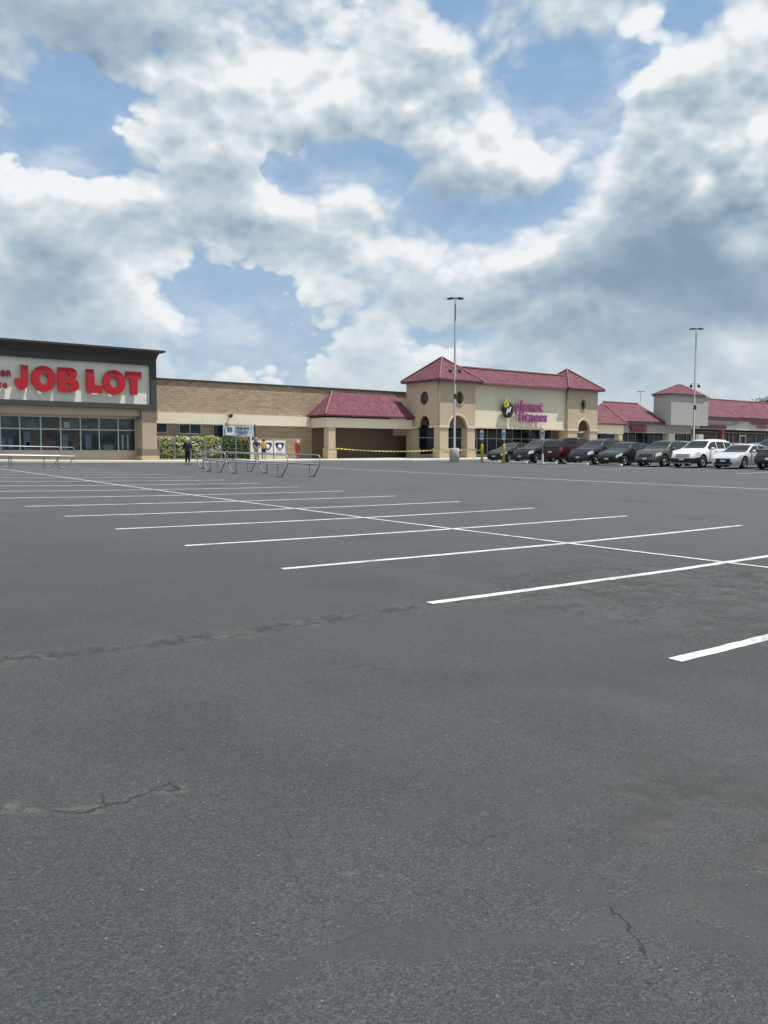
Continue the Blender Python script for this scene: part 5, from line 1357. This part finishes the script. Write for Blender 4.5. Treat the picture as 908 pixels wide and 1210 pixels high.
    hc = J['head1']+Vector((0,-.012,.02))*k
    hr = MB().lathe([(.102,-.10),(.112,-.03),(.108,.03),(.085,.075),(.045,.10),(0,.108)], tuple(hc), 16)
    hr.v = [(a, b_-.012*k if c < hc.z else b_, c) for a, b_, c in hr.v]
    hr.build('cap' if cap is not None else 'hair', cap if cap is not None else hair, t)
    if cap is not None: MB().prism([(-.075, hc.y+.08), (.075, hc.y+.08), (.055, hc.y+.19), (-.055, hc.y+.19)], hc.z+.0, hc.z+.015, 'Z').build('cap_brim', cap, t)
    # face: eyes, mouth, ears
    c0 = J['head0'].lerp(J['head1'], .62)
    ey = MB()
    for s_ in (-1, 1): ey.lathe([(0,.0),(.012,.004),(0,.010)], (c0.x+s_*.035*k, c0.y+.088*k, c0.z), 8, 'Y')
    ey.build('eyes', M_DARKIN, t)
    MB().box(c0.x-.022, c0.x+.022, c0.y+.080*k, c0.y+.092*k, c0.z-.075*k, c0.z-.068*k).build('mouth', mat('lip_tone', (.25,.10,.08), .6), t)
    return t
C_NAVY = mat('navy_cloth', (.014,.017,.035), .9, bump=(40,.3,.01), var=.3); C_BLK = mat('black_cloth', (.010,.010,.012), .9, var=.3); C_CAP = mat('cream_cap_cloth', (.52,.50,.42), .9)
C_DK = mat('charcoal_cloth', (.018,.020,.028), .9, var=.3); C_KHA = mat('khaki_cloth', (.26,.22,.16), .9); C_YEL = mat('yellow_cloth', (.50,.42,.05), .9, var=.2); C_PUR = mat('dark_purple_cloth', (.04,.015,.035), .9)
C_HB = mat('brown_hair', (.05,.03,.018), .8, var=.3); C_HG = mat('grey_hair', (.32,.31,.28), .8, var=.3)
px_, py_ = gpt(222, 549.4)
person('person in white cap, navy top and black trousers walking on the asphalt', px_, py_, g(px_, py_), radians(-25), C_NAVY, C_BLK, C_HG,
       dict(knl=(-.09,.12,.50), anl=(-.10,.10,.09), tol=(-.11,.26,.03), knr=(.09,-.02,.49), anr=(.10,-.20,.11), tor=(.11,-.07,.03), ell=(-.25,.02,1.13), hal=(-.20,.24,1.06), elr=(.25,.0,1.14), har=(.22,.22,1.10), head1=(0,.05,1.67)), H=1.72, cap=C_CAP)
x = xat(302.8, 60.0, 540); person('person with grey hair in a dark top and khaki shorts beside the dark post', x, 60.0, fl(x, 60), radians(200), C_DK, C_KHA, C_HG,
       dict(ell=(-.27,.03,1.15), hal=(-.25,.20,1.02), elr=(.27,.03,1.15), har=(.25,.18,1.0)), H=1.74, shorts=True)
x = xat(312.0, 60.3, 540); person('person in a yellow top and dark purple shorts in front of the middle emblem box', x, 60.3, fl(x, 60.3), radians(150), C_YEL, C_PUR, C_HB,
       dict(ell=(-.25,.06,1.16), hal=(-.14,.28,1.18), elr=(.25,.06,1.16), har=(.14,.26,1.12)), H=1.62, shorts=True)

# ================================================================== trees beyond the strip mall
M_TREE = mat('tree_leaves', (.045,.075,.025), .8, var=.5); M_BARK = mat('bark', (.09,.07,.05), .95, bump=(8, .6, .05))
def tree(label, px, ytop, Y, R, seed):
    r = random.Random(seed); x = xat(px, Y, 480); z = .5; zt_ = zat(px, ytop, Y); h = zt_-z
    t = thing('tree', label, 'tree', (x, Y, z), 0, 'trees beyond the strip mall')
    tr = MB().tube([(0,0,-.3), (.1,0,h*.25), (-.1,.1,h*.5), (.1,0,h*.8)], [h*.026, h*.02, h*.014, h*.006], 9)
    tips = []
    for i in range(9):
        a = i*2.4; z0 = h*(.28+.05*i); L_ = R*(.9-.05*i); tip = Vector((cos(a)*L_, sin(a)*L_, z0+h*.16)); tr.tube([(0,0,z0), (tip.x*.5, tip.y*.5, z0+h*.10), tuple(tip)], [h*.010, h*.007, h*.003], 6); tips.append(tip)
    tr.build('trunk', M_BARK, t)
    c = MB()
    for i in range(30):
        tp = tips[i % 9] if i < 9 else Vector((r.uniform(-1,1)*R*.8, r.uniform(-1,1)*R*.8, h*r.uniform(.45,.90)))
        if i >= 9:
            q = (tp.z/h-.62)/.38; lim = R*sqrt(max(.08, 1-q*q)); d = hypot(tp.x, tp.y)
            if d > lim: tp.x *= lim/d; tp.y *= lim/d
        leaf_cloud(c, tp, R*r.uniform(.22,.40), 130, .22, r)
    c.build('crown', M_TREE, t, normals=False)
tree('dark green tree whose crown just clears the strip mall roof, left one', 889, 470.0, 100, 5.0, 1)
tree('dark green tree whose crown just clears the strip mall roof at the right edge', 904, 468.2, 104, 5.6, 2)
tree('dark green tree beyond the right edge of the strip mall roof', 924, 466, 108, 6.2, 3)

# stray pebbles and flakes on the foreground asphalt
M_PEB = mat('pebble', (.17,.16,.15), .9, var=.4)
rr = random.Random(11); b = MB()
for _ in range(900):
    d = 1.6+rr.random()**1.4*11; a = YAW+rr.uniform(-.55,.55); x, y = d*sin(a), d*cos(a); s = rr.uniform(.0025,.007)
    z = g(x, y)+s*.3; q = rr.uniform(0, 3)
    vs = [(x+s*cos(q+k*pi/2)*rr.uniform(.7,1.2), y+s*sin(q+k*pi/2)*rr.uniform(.7,1.2), z) for k in range(4)]+[(x, y, z+s*.7), (x, y, z-s*.6)]
    b.add(vs, [(0,1,4),(1,2,4),(2,3,4),(3,0,4),(1,0,5),(2,1,5),(3,2,5),(0,3,5)])
tag(b.build('gravel', M_PEB, normals=False), 'loose grit scattered over the asphalt', 'gravel', kind='stuff')
